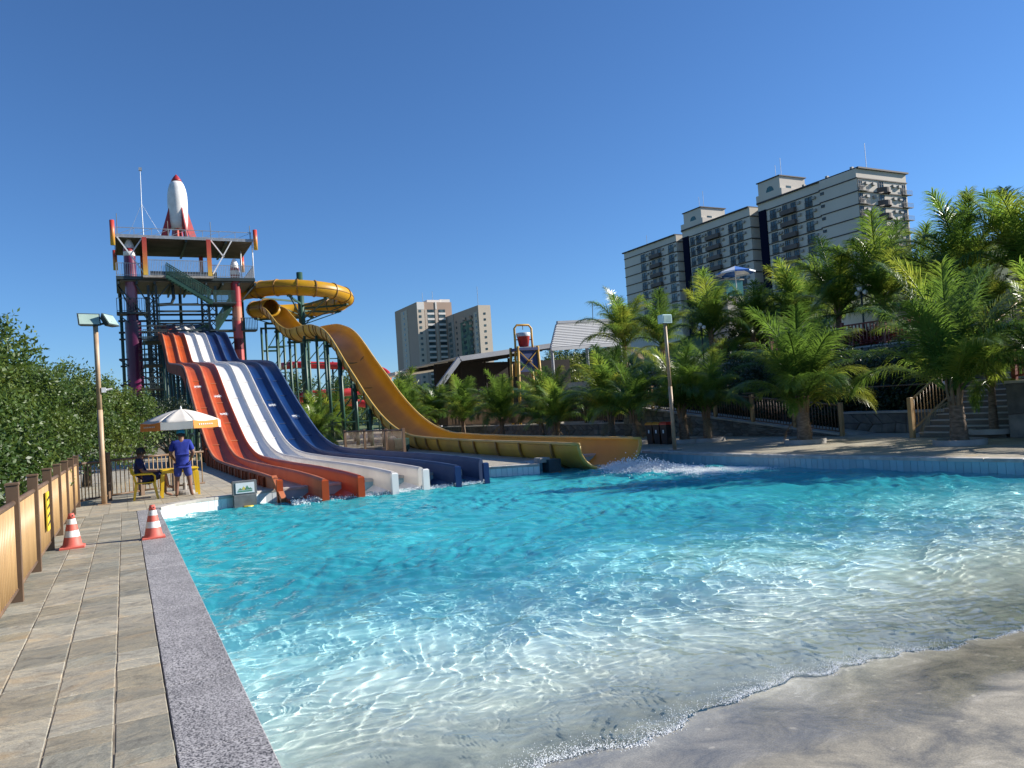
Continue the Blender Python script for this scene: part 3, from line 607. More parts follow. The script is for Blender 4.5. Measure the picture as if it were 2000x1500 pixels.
# ================================================================== FLOODLIGHT POLES
p0 = onz(204, 985)
fp = thing('floodlight_pole', p0, 'tan pole with two floodlights standing at the fence corner', 'lamp post')
MB().tube([p0, p0 + Vector((0, 0, 2.3))], .065, 14).tube([p0 + Vector((0, 0, 2.3)), p0 + Vector((0, 0, 4.36))], .057, 14).build('pole', 'pole', fp, True)
MB().box(p0.x - .14, p0.x + .14, p0.y - .14, p0.y + .14, 0, .015).build('base_plate', 'pole', fp)
MB().bar(p0 + Vector((-.05, 0, 4.38)), p0 + Vector((.36, 0, 4.45)), .05).build('bracket', 'dark', fp)
def flood(c, yaw, tilt, wd=.50, ht=.34):
    rm = Matrix.Translation(c) @ Euler((tilt, 0, yaw)).to_matrix().to_4x4()
    def T(m): m.v = [tuple(rm @ Vector(p)) for p in m.v]; return m
    h = T(MB().add([(-wd / 2, 0, -ht / 2), (wd / 2, 0, -ht / 2), (wd / 2, 0, ht / 2), (-wd / 2, 0, ht / 2), (-wd / 3, .14, -ht / 3), (wd / 3, .14, -ht / 3), (wd / 3, .14, ht / 3), (-wd / 3, .14, ht / 3)],
              [(0, 1, 2, 3), (4, 7, 6, 5), (0, 4, 5, 1), (1, 5, 6, 2), (2, 6, 7, 3), (3, 7, 4, 0)])).build('floodlight', 'dark', fp)
    T(MB().box(-wd / 2 + .03, wd / 2 - .03, -.012, -.004, -ht / 2 + .03, ht / 2 - .03)).build('lens', 'lampglass', h)
flood(p0 + Vector((-.13, -.05, 4.52)), R(12), R(-24))
flood(p0 + Vector((.34, .05, 4.52)), R(62), R(-30))
MB().box(p0.x + .06, p0.x + .16, p0.y - .06, p0.y + .06, 2.72, 2.84).tube([p0 + Vector((.14, -.02, 2.78)), p0 + Vector((.30, -.02, 2.80))], .025, 8).build('camera_housing', 'whitep', fp)

p1 = onz(1318, 880)
lp = thing('lamp_pole', p1, 'slim pole with a pale box lamp at the right pool edge', 'lamp post')
MB().tube([p1, p1 + Vector((0, 0, 2.0))], .062, 12).tube([p1 + Vector((0, 0, 2.0)), p1 + Vector((-.02, 0, 4.0))], .053, 12).build('pole', 'pole', lp, True)
MB().box(p1.x - .15, p1.x + .15, p1.y - .15, p1.y + .15, -.001, .03).build('base_plate', 'conc', lp)
MB().cbox(p1.x - .19, p1.x + .16, p1.y - .14, p1.y + .12, 3.98, 4.25, .02).build('lamp_box', 'lampbox', lp)
MB().box(p1.x - .16, p1.x + .13, p1.y - .146, p1.y - .138, 4.01, 4.22).build('lens', 'lampglass', lp)

# ================================================================== TRAFFIC CONES
def cone(x, y, rz, label):
    c = thing('traffic_cone', (x, y, 0), label, 'cone', 'traffic cones on the path')
    H = .52
    def rad(z): return .135 - (.135 - .038) * (z - .03) / (H - .03)
    b = MB().cbox(x - .165, x + .165, y - .165, y + .165, 0.0, .03, .006); b.build('base', 'cone', c)
    zs = [(.03, .17, 'cone'), (.17, .265, 'conew'), (.265, .36, 'cone'), (.36, .44, 'conew'), (.44, H, 'cone')]
    for i, (a, d, m) in enumerate(zs):
        e = .0015 if m == 'conew' else 0
        MB().lathe([(rad(a) + e + (.02 if i == 0 else 0), a)] + ([(rad(a + .03), a + .03)] if i == 0 else []) + [(rad(d) + e, d)], (x, y, 0), 24, cap=(i == 4)).build('band' if m == 'conew' else 'cone_body', m, c, True)
    a = R(-60); n = Vector((math.cos(a), math.sin(a), 0))
    MB().tube([Vector((x, y, .485)) + n * .035, Vector((x, y, .485)) + n * .047], .013, 8).build('rope_hole', 'black', c)
cone(-.77, 13.36, 0, 'red and white striped cone standing against the path fence')
cone(.34, 13.31, .2, 'red and white striped cone standing on the granite pool coping')

# ================================================================== LIFEGUARD CORNER
tb = onz(352, 962); tb = Vector((1.22, 21.55, 0))
t = thing('plastic_table', tb, 'square yellow plastic table under the white parasol', 'table')
MB().cbox(tb.x - .45, tb.x + .45, tb.y - .4, tb.y + .4, .67, .70, .012).build('table_top', 'ychair', t)
MB().box(tb.x - .42, tb.x + .42, tb.y - .37, tb.y - .35, .60, .668).box(tb.x - .42, tb.x + .42, tb.y + .35, tb.y + .37, .60, .668).box(tb.x - .42, tb.x - .40, tb.y - .35, tb.y + .35, .60, .668).box(tb.x + .40, tb.x + .42, tb.y - .35, tb.y + .35, .60, .668).build('apron', 'ychair', t)
for sx in (-1, 1):
    for sy in (-1, 1):
        x, y = tb.x + sx * .40, tb.y + sy * .35
        MB().add([(x - .045, y - .045, .6), (x + .045, y - .045, .6), (x + .045, y + .045, .6), (x - .045, y + .045, .6)] + [(x + sx * .03 + i * .028, y + sy * .03 + j * .028, 0) for i, j in ((-1, -1), (1, -1), (1, 1), (-1, 1))],
                 [(0, 1, 2, 3), (7, 6, 5, 4), (0, 4, 5, 1), (1, 5, 6, 2), (2, 6, 7, 3), (3, 7, 4, 0)]).build('leg', 'ychair', t)
# parasol through the table
um = thing('parasol', (tb.x + .13, tb.y + .1, 0), 'white parasol with orange printed valance shading the lifeguards', 'parasol')
ux, uy = tb.x + .13, tb.y + .1; RU, ZU, ZT = .98, 1.90, 2.22
MB().tube([(ux, uy, .05), (ux, uy, ZT - .02)], .02, 10).build('pole', 'whitep', um, True)
MB().lathe([(.24, 0), (.24, .06), (.2, .1), (.05, .12), (.05, .3)], (ux, uy, 0), 20).build('base', 'conc', um)
MB().lathe([(.03, ZT - .02), (.022, ZT + .05), (.006, ZT + .09)], (ux, uy, 0), 10).build('finial', 'whitep', um, True)
for k in range(8):
    a0, a1 = R(45 * k + 12), R(45 * (k + 1) + 12); vs = []; fs = []; n = 6
    for i in range(n + 1):
        r = RU * i / n
        for j in range(5):
            u = j / 4; aa = a0 + (a1 - a0) * u; sag = .05 * math.sin(math.pi * u) * (i / n); ch = math.cos((a1 - a0) / 2) / math.cos(aa - (a0 + a1) / 2)
            rr = r * ch; z = ZT - (ZT - ZU) * (i / n) ** 1.45 - sag * .6; vs.append((ux + rr * math.cos(aa), uy + rr * math.sin(aa), z))
    for i in range(n):
        for j in range(4): fs.append((i * 5 + j, i * 5 + j + 1, (i + 1) * 5 + j + 1, (i + 1) * 5 + j))
    pn = MB().add(vs, fs).build('canopy_panel', 'canvas', um, True)
    sm = pn.modifiers.new('thick', 'SOLIDIFY'); sm.thickness = .006
    e = vs[-5:]; dv = Vector((math.cos((a0 + a1) / 2), math.sin((a0 + a1) / 2), 0)) * .012
    o = MB().add([Vector(p) + dv for p in e] + [Vector(p) + Vector((0, 0, -.20 + .02 * math.sin(math.pi * j / 4))) + dv * 2.2 for j, p in enumerate(e)], [(j, j + 1, j + 6, j + 5) for j in range(4)]).build('valance', 'canvaso' if k % 2 == 0 else 'canvas', um)
    sm = o.modifiers.new('thick', 'SOLIDIFY'); sm.thickness = .005
    MB().bar((ux, uy, ZT - .05), (ux + RU * .97 * math.cos(a0), uy + RU * .97 * math.sin(a0), ZU - .03), .012).build('rib', 'whitep', um)
    # printed line of lettering on the orange valances: plain pale strokes too small to read
    if k % 2 == 0:
        q0, q1 = Vector(e[0]), Vector(e[4]); d = (q1 - q0); off = dv.normalized() * .034
        for s_ in range(7):
            pa = q0 + d * (.2 + s_ * .085) + off + Vector((0, 0, -.105)); MB().bar(pa, pa + d * .05, .004, .034).build('print_mark', 'canvas', o)
# chair
def plastic_chair(c, an, label):
    ch = thing('plastic_chair', c, label, 'chair'); ch.rotation_euler = (0, 0, 0)
    rm = Matrix.Translation(c) @ Matrix.Rotation(an, 4, 'Z')
    def B(m, name): m.v = [tuple(rm @ Vector(p)) for p in m.v]; return m.build(name, 'ychair', ch)
    B(MB().cbox(-.22, .23, -.22, .22, .405, .43, .01), 'seat')
    for sx in (-1, 1):
        for sy in (-1, 1):
            B(MB().add([(sx * .2 - .035, sy * .2 - .03, .41), (sx * .2 + .035, sy * .2 - .03, .41), (sx * .2 + .035, sy * .2 + .03, .41), (sx * .2 - .035, sy * .2 + .03, .41)] +
                       [(sx * .27 + i * .022, sy * .25 + j * .02, 0) for i, j in ((-1, -1), (1, -1), (1, 1), (-1, 1))], [(0, 1, 2, 3), (7, 6, 5, 4), (0, 4, 5, 1), (1, 5, 6, 2), (2, 6, 7, 3), (3, 7, 4, 0)]), 'leg')
    for k in range(5):
        y = -.18 + k * .09; B(MB().bar((-.215, y, .42), (-.31 + .02 * abs(k - 2) * .5, y, .80), .055, .018), 'back_slat')
    B(MB().tube([(-.30, -.23, .66), (-.325, -.15, .80), (-.335, 0, .83), (-.325, .15, .80), (-.30, .23, .66)], .024, 8), 'back_rim')
    for sy in (-1, 1):
        B(MB().tube([(-.29, sy * .235, .64), (-.1, sy * .265, .645), (.16, sy * .265, .635), (.22, sy * .25, .58), (.22, sy * .235, .42)], [.022, .026, .026, .024, .022], 8), 'armrest')
    return ch
CHP = Vector((.42, 21.35, 0))
plastic_chair(CHP, R(0), 'yellow plastic armchair with a man in navy sitting in it')

# ------------------------------------------------------------------ people
def skin_obj(name, joints, edges, mat, parent, root_i=0, sub=2):
    """joints: {key: (pos, radius)} -> one continuous skinned surface"""
    ks = list(joints); me = bpy.data.meshes.new(name); w_ = wl(parent) if parent else Vector()
    me.from_pydata([tuple(Vector(joints[k][0]) - w_) for k in ks], [(ks.index(a), ks.index(b)) for a, b in edges], [])
    o = bpy.data.objects.new(name, me); COL.objects.link(o)
    if parent: o.parent = parent
    m = o.modifiers.new('skin', 'SKIN'); m.use_smooth_shade = True
    for k, sv in zip(ks, me.skin_vertices[0].data):
        r = joints[k][1]; sv.radius = r if isinstance(r, tuple) else (r, r); sv.use_root = False
    me.skin_vertices[0].data[root_i].use_root = True
    s2 = o.modifiers.new('sub', 'SUBSURF'); s2.levels = sub; s2.render_levels = sub
    me.materials.append(MT[mat]); return o
def tf(c, an, d):
    rm = Matrix.Translation(c) @ Matrix.Rotation(an, 4, 'Z')
    return {k: (rm @ Vector(p), r) for k, (p, r) in d.items()}
def person(c, an, J, label, shirt, shorts, capmat=None, hair=True):
    """J: joint positions in the person's frame (+x = facing)"""
    pr = thing('person', c, label, 'person')
    W = lambda ks, sc=1.0, ad=0.0, over={}: tf(c, an, {k: (J[k][0], over.get(k, (J[k][1] * sc + ad))) for k in ks})
    body = ['pel', 'wai', 'che', 'nec', 'hea', 'top', 'shl', 'ell', 'hal', 'shr', 'elr', 'har', 'hil', 'knl', 'anl', 'tol', 'hir', 'knr', 'anr', 'tor']
    be = [('pel', 'wai'), ('wai', 'che'), ('che', 'nec'), ('nec', 'hea'), ('hea', 'top'), ('che', 'shl'), ('shl', 'ell'), ('ell', 'hal'), ('che', 'shr'), ('shr', 'elr'), ('elr', 'har'),
          ('pel', 'hil'), ('hil', 'knl'), ('knl', 'anl'), ('anl', 'tol'), ('pel', 'hir'), ('hir', 'knr'), ('knr', 'anr'), ('anr', 'tor')]
    # hands: palm, four fingers and a thumb grown from the wrist
    D = dict(W(body)); rm = Matrix.Translation(c) @ Matrix.Rotation(an, 4, 'Z')
    for s_ in 'lr':
        wv = Vector(J['ha' + s_][0]); d = (wv - Vector(J['el' + s_][0])).normalized(); sd = Vector((1, 0, 0)) if abs(d.x) < .8 else Vector((0, 1, 0))
        sd = (sd - d * sd.dot(d)).normalized(); pm = wv + d * .06; D['pa' + s_] = (rm @ pm, .026); be.append(('ha' + s_, 'pa' + s_))
        for f_ in range(4):
            q = wv + d * .105 + sd * (-.03 + .02 * f_); q2 = q + d * (.045 + .01 * (f_ in (1, 2))) - sd.cross(d) * .02
            D[f'k{f_}{s_}'] = (rm @ q, .0095); D[f'f{f_}{s_}'] = (rm @ q2, .008); be += [('pa' + s_, f'k{f_}{s_}'), (f'k{f_}{s_}', f'f{f_}{s_}')]
        q = wv + d * .05 + sd * .045; D['t1' + s_] = (rm @ q, .0105); D['t2' + s_] = (rm @ (q + d * .035 + sd * .012), .009); be += [('pa' + s_, 't1' + s_), ('t1' + s_, 't2' + s_)]
    skin_obj('body', D, be, 'skin', pr)
    # head details: nose, ears
    hp = Vector(J['hea'][0]); f = lambda p: rm @ (hp + Vector(p))
    MB().lathe([(.0, -.02), (.016, -.014), (.012, .012), (0.002, .03)], f((.098, 0, .0)), 8).build('nose', 'skin', pr, True)
    for sy in (-1, 1): MB().lathe([(.004, -.032), (.016, -.01), (.018, .014), (.004, .03)], f((-.005, sy * .082, .01)), 8).build('ear', 'skin', pr, True)
    for sy in (-1, 1): MB().lathe([(.002, -.009), (.010, 0), (.002, .009)], f((.086, sy * .031, .035)), 8).build('eye', 'hair', pr, True)
    MB().bar(f((.09, -.022, -.05)), f((.09, .022, -.05)), .01, .008).build('mouth', 'redp', pr)
    # clothes
    sk = ['wai', 'che', 'shl', 'shr']; tp = dict(W(['pel', 'wai', 'che'], 1.10, .014)); 
    tp['nk'] = (rm @ (Vector(J['che'][0]).lerp(Vector(J['nec'][0]), .62)), .068)
    for s_ in 'lr':
        tp['sh' + s_] = (rm @ Vector(J['sh' + s_][0]), J['sh' + s_][1] + .030); tp['sv' + s_] = (rm @ Vector(J['sh' + s_][0]).lerp(Vector(J['el' + s_][0]), .80), .072)
    tp['hem'] = (rm @ (Vector(J['pel'][0]).lerp((Vector(J['hil'][0]) + Vector(J['hir'][0])) / 2, .9)), J['pel'][1] * 1.12 + .018)
    skin_obj('shirt', tp, [('hem', 'pel'), ('pel', 'wai'), ('wai', 'che'), ('che', 'nk'), ('che', 'shl'), ('shl', 'svl'), ('che', 'shr'), ('shr', 'svr')], shirt, pr, list(tp).index('pel'))
    sh = dict(W(['pel'], 1.06, .006))
    for s_ in 'lr':
        sh['hi' + s_] = (rm @ Vector(J['hi' + s_][0]), J['hi' + s_][1] + .03); sh['kn' + s_] = (rm @ Vector(J['hi' + s_][0]).lerp(Vector(J['kn' + s_][0]), .92), J['kn' + s_][1] + .036)
    skin_obj('shorts', sh, [('pel', 'hil'), ('hil', 'knl'), ('pel', 'hir'), ('hir', 'knr')], shorts, pr)
    if hair:
        h = MB().lathe([(.104, -.045), (.112, 0), (.108, .05), (.085, .10), (.045, .128), (.0, .135)], (0, 0, 0), 16); h.v = [tuple(f((p[0] * .98 - .018, p[1] * .86, p[2] + .012))) for p in h.v]; h.build('hair', 'hair', pr, True)
    if capmat:
        h = MB().lathe([(.112, .03), (.116, .07), (.104, .115), (.07, .148), (.0, .158)], (0, 0, 0), 16); h.v = [tuple(f((p[0] * 1.02 - .008, p[1] * .92, p[2]))) for p in h.v]; h.build('cap', capmat, pr, True)
        h = MB().prism([(.09, -.075, .045), (.17, -.055, .03), (.195, 0, .026), (.17, .055, .03), (.09, .075, .045)], (0, 0, .012)); h.v = [tuple(f(p)) for p in h.v]; h.build('cap_peak', capmat, pr)
    return pr
J1 = dict(pel=((0, 0, .90), .135), wai=((0, 0, 1.05), .13), che=((0, 0, 1.25), .15), nec=((.01, 0, 1.44), .055), hea=((.02, 0, 1.555), .088), top=((.015, 0, 1.635), .07),
          shl=((0, .185, 1.355), .062), ell=((-.02, .265, 1.08), .046), hal=((.17, .20, .95), .030), shr=((0, -.185, 1.355), .062), elr=((-.02, -.265, 1.08), .046), har=((.17, -.20, .95), .030),
          hil=((0, .095, .80), .088), knl=((.015, .135, .46), .060), anl=((-.01, .165, .075), .040), tol=((.16, .185, .03), .032), hir=((0, -.095, .80), .088), knr=((.015, -.14, .46), .060), anr=((-.01, -.18, .075), .040), tor=((.15, -.20, .03), .032))
person(Vector((1.27, 20.86, 0)), R(82), J1, 'person in blue shirt and shorts and teal cap standing with back turned', 'shirt', 'shorts', 'cap')
J2 = dict(pel=((-.05, 0, .54), .135), wai=((-.10, 0, .66), .13), che=((-.13, 0, .87), .15), nec=((-.09, 0, 1.06), .055), hea=((-.05, 0, 1.165), .088), top=((-.05, 0, 1.245), .07),
          shl=((-.13, .185, .965), .062), ell=((-.06, .265, .70), .046), hal=((.18, .235, .69), .030), shr=((-.13, -.185, .965), .062), elr=((-.06, -.265, .70), .046), har=((.18, -.225, .69), .030),
          hil=((.03, .09, .52), .088), knl=((.42, .13, .56), .064), anl=((.46, .13, .09), .040), tol=((.62, .14, .03), .032), hir=((.03, -.09, .53), .088), knr=((.44, -.10, .66), .064), anr=((.52, .02, .27), .040), tor=((.66, .06, .22), .032))
person(CHP + Vector((.0, 0, 0)), R(0), J2, 'person in navy shirt and shorts sitting in the yellow plastic chair', 'navy', 'navy')

# ================================================================== BOXES AT THE POOL WALL
b0 = Vector((2.52, 19.62, -.34))
bx = thing('pool_sign_box', b0, 'grey box with a white logo sign on the pool wall left of the slides', 'box')
MB().cbox(2.28, 2.80, 19.40, 19.86, -.34, .005, .01).build('housing', 'boxg', bx)
sb = MB().cbox(2.26, 2.82, 19.42, 19.60, .007, .345, .008).build('sign_board', 'boxg', bx)
MB().box(2.33, 2.76, 19.409, 19.417, .05, .30).build('sign_face', 'signw', bx)
for k, (dx, wz, hz) in enumerate([(-.11, .05, .05), (-.03, .06, .085), (.05, .06, .10), (.12, .05, .05)]):
    MB().prism([(2.545 + dx - wz, 19.408, .13), (2.545 + dx + wz, 19.408, .13), (2.545 + dx, 19.408, .13 + hz)], (0, -.003, 0)).build('logo_mark', ['logo_g', 'logo_y', 'logo_g', 'logo_g'][k], bx)
MB().box(2.38, 2.71, 19.403, 19.4075, .085, .115).build('logo_mark', 'logo_g', bx)
MB().lathe([(.11, 0), (.12, .02), (.11, .05)], (2.6, 19.36, -.31), 14).build('float', 'signy', bx)
b1 = Vector((11.0, 19.35, -.34))
bx = thing('pool_outlet_box', b1, 'dark box with a concrete cap under the yellow slide run out', 'box')
MB().cbox(10.86, 11.26, 19.10, 19.5, -.34, .10, .01).build('housing', 'boxd', bx)
MB().cbox(10.66, 10.98, 19.24, 19.62, .02, .16, .01).build('cap', 'conc', bx)
MB().box(10.88, 11.24, 19.06, 19.10, -.31, -.26).build('lip', 'dry', bx)
# ================================================================== SIX-LANE SLIDE
PROF = [(18.5, .26), (20, .30), (23, .33), (27, .32), (31, .34), (33.7, .40), (35.5, .56), (37.5, .95), (39.2, 1.5), (41.3, 2.28), (43.6, 3.2), (45.9, 4.2), (47.7, 4.98), (49.2, 5.48), (50.8, 5.74), (53, 5.98), (57, 6.35), (61, 6.7), (64, 7.0), (65.5, 7.25),
        (66.7, 7.75), (68.3, 8.48), (70.2, 9.32), (71.8, 9.98), (73.3, 10.36), (75, 10.58), (79, 11.1), (82, 11.75), (84.3, 12.45), (86, 12.9)]
RIM = spline([(0, y, z) for y, z in PROF], 4)
X0, LW = 3.38, .868
ms = thing('racing_slide', (X0, 19, 0), 'wide six lane racing slide with two orange, two white and two blue lanes', 'water slide')
def fdrop(y): return .195 if y > 38 else .195 + (38 - y) / 19 * .405 if y > 19 else .60
lanes = ['orange', 'orange', 'white', 'white', 'blue', 'blue']
for k in range(6):
    x0, x1 = X0 + k * LW + .07, X0 + (k + 1) * LW - .07
    y_end = [18.75, 18.7, 18.7, 18.75, 18.8, 18.8][k]; c = .10
    pts = [p for p in RIM if p.y >= y_end]
    mb = MB(); K = len(mb.v); n = 8
    for p in pts:
        z = p.z - fdrop(p.y)
        for (u, dz) in ((0, .13), (.03, .05), (.12, .008), (.5, 0), (.88, .008), (.97, .05), (1, .13)):
            mb.v.append((x0 + (x1 - x0) * u, p.y, z + dz))
        mb.v.append(((x0 + x1) / 2, p.y, z - .09))
    for i in range(len(pts) - 1):
        for j in range(n): a, b = i * n + j, i * n + (j + 1) % n; mb.f.append((a, b, b + n, a + n))
    mb.f.append(tuple(range(n))[::-1])
    ln = mb.build('lane', lanes[k], ms); smooth_angle(ln, 50)
    ln['label'] = f"{lanes[k]} lane of the racing slide, number {k + 1} counted from the parasol"
    # bonded joints across the lane
    for yy in [43.2 + .4 * (k % 3), 40.2 + .3 * (k % 2), 46.9 - .4 * (k % 2), 38.0 + .4 * (k % 2), 69.1]:
        q = min(range(len(RIM)), key=lambda i: abs(RIM[i].y - yy)); p, p2 = RIM[q], RIM[q + 1]; d = (p2 - p).normalized()
        a = Vector((0, p.y, p.z - fdrop(p.y) + .016))
        MB().bar((x0 + .05, a.y, a.z), (x1 - .05, a.y, a.z), .09, .014, up=(0, -d.z, d.y)).build('joint', ['orim', 'orim', 'wrim', 'wrim', 'brim', 'brim'][k], ln)
rims = ['orim', 'orim', 'orange', 'wrim', 'wrim', 'brim', 'brim']
for k in range(7):
    xc = X0 + k * LW; ye = [19.6, 18.5, 18.45, 18.45, 18.55, 18.5, 18.6][k]
    pts = [p for p in RIM if p.y >= ye]; hw = .078 if 0 < k < 6 else .07; mb = MB(); n = 8
    for p in pts:
        fd = fdrop(p.y) + (.0 if 0 < k < 6 else .04)
        ex = .07 if k == 6 else 0
        for u, z in ((-hw, -fd), (-hw, -.07), (-hw * .75, -.015), (-hw * .3, .008 + ex), (hw * .3, .008 + ex), (hw * .75, -.015 + ex), (hw, -.07), (hw, -fd)): mb.v.append((xc + u, p.y, p.z + z))
    for i in range(len(pts) - 1):
        for j in range(n): a, b = i * n + j, i * n + (j + 1) % n; mb.f.append((a, b, b + n, a + n))
    mb.f.append(tuple(range(n))[::-1])
    dv = mb.build('divider', rims[k], ms); smooth_angle(dv, 50)
    if k in (2, 4):                                              # two shells meet in this divider, one of each colour
        dv.data.materials.append(MT['wrim' if k == 2 else 'brim'])
        for f in dv.data.polygons:
            if sum(dv.data.vertices[i].co.x for i in f.vertices) / len(f.vertices) + wl(dv).x > xc + .01: f.material_index = 1
    # end cap standing in the water
    z1 = pts[0].z; m2 = ['orange', 'orange', 'orange', 'white', 'white', 'blue', 'blue'][k]
    MB().cbox(xc - hw - .006, xc + hw + .006, ye - .10, ye + .02, -.42, z1 - .02, .025).build('end_cap', m2, dv)
# left outer side of the run-out: skirt with ribs, and a post at its end
pts = [p for p in RIM if 20.9 <= p.y <= 39.5]; mb = MB()
for p in pts: mb.v += [(X0 - .075, p.y, p.z - .06), (X0 - .075, p.y, max(0.004, p.z - .85))]
for i in range(len(pts) - 1): mb.f.append((2 * i, 2 * i + 1, 2 * i + 3, 2 * i + 2))
o = mb.build('side_panel', 'skirt', ms); sm = o.modifiers.new('t', 'SOLIDIFY'); sm.thickness = .03
for i in range(22):
    y = 21.2 + i * .82; p = min(RIM, key=lambda q: abs(q.y - y)); zb = max(.0, p.z - .85)
    if p.z - .08 - zb > .1: MB().box(X0 - .14, X0 - .078, y, y + .09, zb, p.z - .05).build('side_rib', 'orange' if i % 2 else 'skirt', ms)
pts = [p for p in RIM if 20.9 <= p.y <= 41]; mb = MB()
for p in pts: mb.v += [(X0 + 6 * LW + .075, p.y, p.z - .06), (X0 + 6 * LW + .075, p.y, max(0.004, p.z - .6))]
for i in range(len(pts) - 1): mb.f.append((2 * i, 2 * i + 1, 2 * i + 3, 2 * i + 2))
o = mb.build('side_panel', 'brim', ms); sm = o.modifiers.new('t', 'SOLIDIFY'); sm.thickness = .03
MB().bar((X0 - .02, 20.2, .30), (X0 + .03, 19.25, -.22), .13, .13).build('end_post', 'orim', ms)
# outer shell under the plateau lip on the left
pts = [p for p in RIM if 47 <= p.y <= 86]; mb = MB()
for p in pts: mb.v += [(X0 - .09, p.y, p.z - .08), (X0 - .09, p.y, p.z - .75)]
for i in range(len(pts) - 1): mb.f.append((2 * i, 2 * i + 1, 2 * i + 3, 2 * i + 2))
o = mb.build('side_panel', 'skirt', ms); sm = o.modifiers.new('t', 'SOLIDIFY'); sm.thickness = .03
# steel under the slide
for y in (41.5, 45, 49, 53.5, 58, 62.5, 67, 71.5, 76, 80):
    p = min(RIM, key=lambda q: abs(q.y - y)); zt = p.z - .75
    for x in (X0 + .15, X0 + 2.6, X0 + 5.05):
        MB().tube([(x, y, -.3), (x, y, zt)], .11, 8).build('support_post', 'green', ms, True)
    MB().box(X0 - .05, X0 + 5.3, y - .07, y + .07, zt, zt + .22).build('cross_beam', 'dark', ms)
    if zt > 2:
        MB().bar((X0 + .15, y, .5), (X0 + 2.6, y, zt - .2), .08).bar((X0 + 5.05, y, .5), (X0 + 2.6, y, zt - .2), .08).build('brace', 'dark', ms)
        for z in np.arange(2.2, zt, 2.2): MB().bar((X0 + .15, y, z), (X0 + 5.05, y, z), .09).build('strut', 'dark', ms)
for x in (X0 + .15, X0 + 5.05):
    ysl = (45, 49, 53.5, 58, 62.5, 67, 71.5, 76, 80)
    for a, b in zip(ysl[:-1], ysl[1:]):
        za = min(RIM, key=lambda q: abs(q.y - a)).z - .8; zb = min(RIM, key=lambda q: abs(q.y - b)).z - .8
        MB().bar((x, a, za), (x, b, zb), .1, .16).build('beam', 'dark', ms)
        MB().bar((x, a, .6), (x, b, zb), .07).build('brace', 'dark', ms)
        MB().bar((x, a, min(za, zb) * .5), (x, b, min(za, zb) * .5), .07).build('strut', 'dark', ms)

# ================================================================== YELLOW SLIDE
# crest, valley and second crest are found on the sight lines at depths between the tower and the straight part
def cpt(px, py, Y, dz=0): p = ony(px, py, Y); return Vector((p.x, p.y, p.z + dz))
def z3(x, y): return 460 + x * .26667, 500 + y * .26667
AZ = R(3.2); dirv = Vector((math.sin(AZ), math.cos(AZ), 0)); E0 = Vector((12.48, 18.3, 0))
st = [(0, .50), (4, .51), (9, .52), (15, .60), (17.5, .75), (20, 1.15), (22.7, 1.9), (25.7, 3.05), (28.2, 4.2), (31.2, 5.55), (34, 6.9), (36.2, 7.85), (38.4, 8.55), (41, 9.1)]
yc = [E0 + dirv * s_ + Vector((0, 0, z)) for s_, z in st]
up_ = [cpt(*z3(640, 503), 63.0), cpt(*z3(560, 515), 66.5), cpt(*z3(470, 535), 70.5), cpt(*z3(400, 505), 74), cpt(*z3(345, 445), 77), cpt(*z3(300, 392), 79.5), cpt(*z3(262, 372), 82), cpt(*z3(240, 372), 84)]
HC = Vector((18.4, 86.2, 0)); HR = 5.0; zE = up_[-1].z
ycurve = spline(yc + up_[:-1], 7)
ys_ = thing('yellow_slide', (12.5, 18.5, 0), 'long yellow body slide with a coil at the tower and a flat run out', 'water slide')
HWID, DEP = 1.0, .80
def uprof(i, t, n=16, th=.05):
    p = ycurve[i]; dist = (p - E0).length; hw = HWID; dp = DEP + .25 * min(1, max(0, (p.z - 1.2) / 3))
    inn = []; 
    for j in range(n + 1):
        a = math.pi * j / n; c_, s_ = math.cos(a), math.sin(a)
        inn.append((-hw * math.copysign(abs(c_) ** .92, c_), -dp * s_ ** .85))
    out = [(x * (1 + th / hw), y - th * (0 if abs(x) > .95 * hw else 1)) for x, y in inn[::-1]]
    return inn + out
mbi = MB(); sweep(mbi, ycurve, uprof); 
o = mbi.build('chute', 'yellow', ys_); smooth_angle(o, 60); o.data.materials.append(MT['yout'])
n_ = 17; tot = 34
for i, f in enumerate(o.data.polygons):
    j = i % tot
    if i < (len(ycurve) - 1) * tot and 17 <= j < 33: f.material_index = 1
def rimtube(side):
    out = []
    for i, p in enumerate(ycurve):
        d = (ycurve[min(i + 1, len(ycurve) - 1)] - ycurve[max(i - 1, 0)]).normalized(); sd = d.cross(Vector((0, 0, 1))).normalized()
        out.append(p + sd * side * (HWID + .03))
    return out
for sd in (-1, 1): MB().tube(rimtube(sd), .058, 8).build('rim', 'yrim', ys_, True)
_sd = Vector((dirv.y, -dirv.x, 0))
MB().tube([ycurve[0] + _sd * (-(HWID + .03) * math.cos(math.pi * j / 20)) + Vector((0, 0, -(DEP + .02) * math.sin(math.pi * j / 20) ** .85)) for j in range(21)], .055, 8).build('mouth_rim', 'yrim', ys_, True)
# bolted flanges on the outside, one every two metres
acc = 0; last = ycurve[0]; nxt = 1.6
for i in range(1, len(ycurve) - 1):
    acc += (ycurve[i] - ycurve[i - 1]).length
    if acc > nxt:
        nxt += 2.05
        p = ycurve[i]; d = (ycurve[i + 1] - ycurve[i - 1]).normalized(); dp = DEP + .25 * min(1, max(0, (p.z - 1.2) / 3))
        q = []
        for j in range(17):
            a = math.pi * j / 16; c_, s_ = math.cos(a), math.sin(a); q.append((-(HWID + .05) * math.copysign(abs(c_) ** .92, c_), -(dp + .05) * s_ ** .85))
        pr_ = q + [(x * 1.07, y * 1.08 - .01) for x, y in q[::-1]]
        sweep(MB(), [p - d * .05, p + d * .05], lambda i, t: pr_).build('flange', 'yflange', ys_)
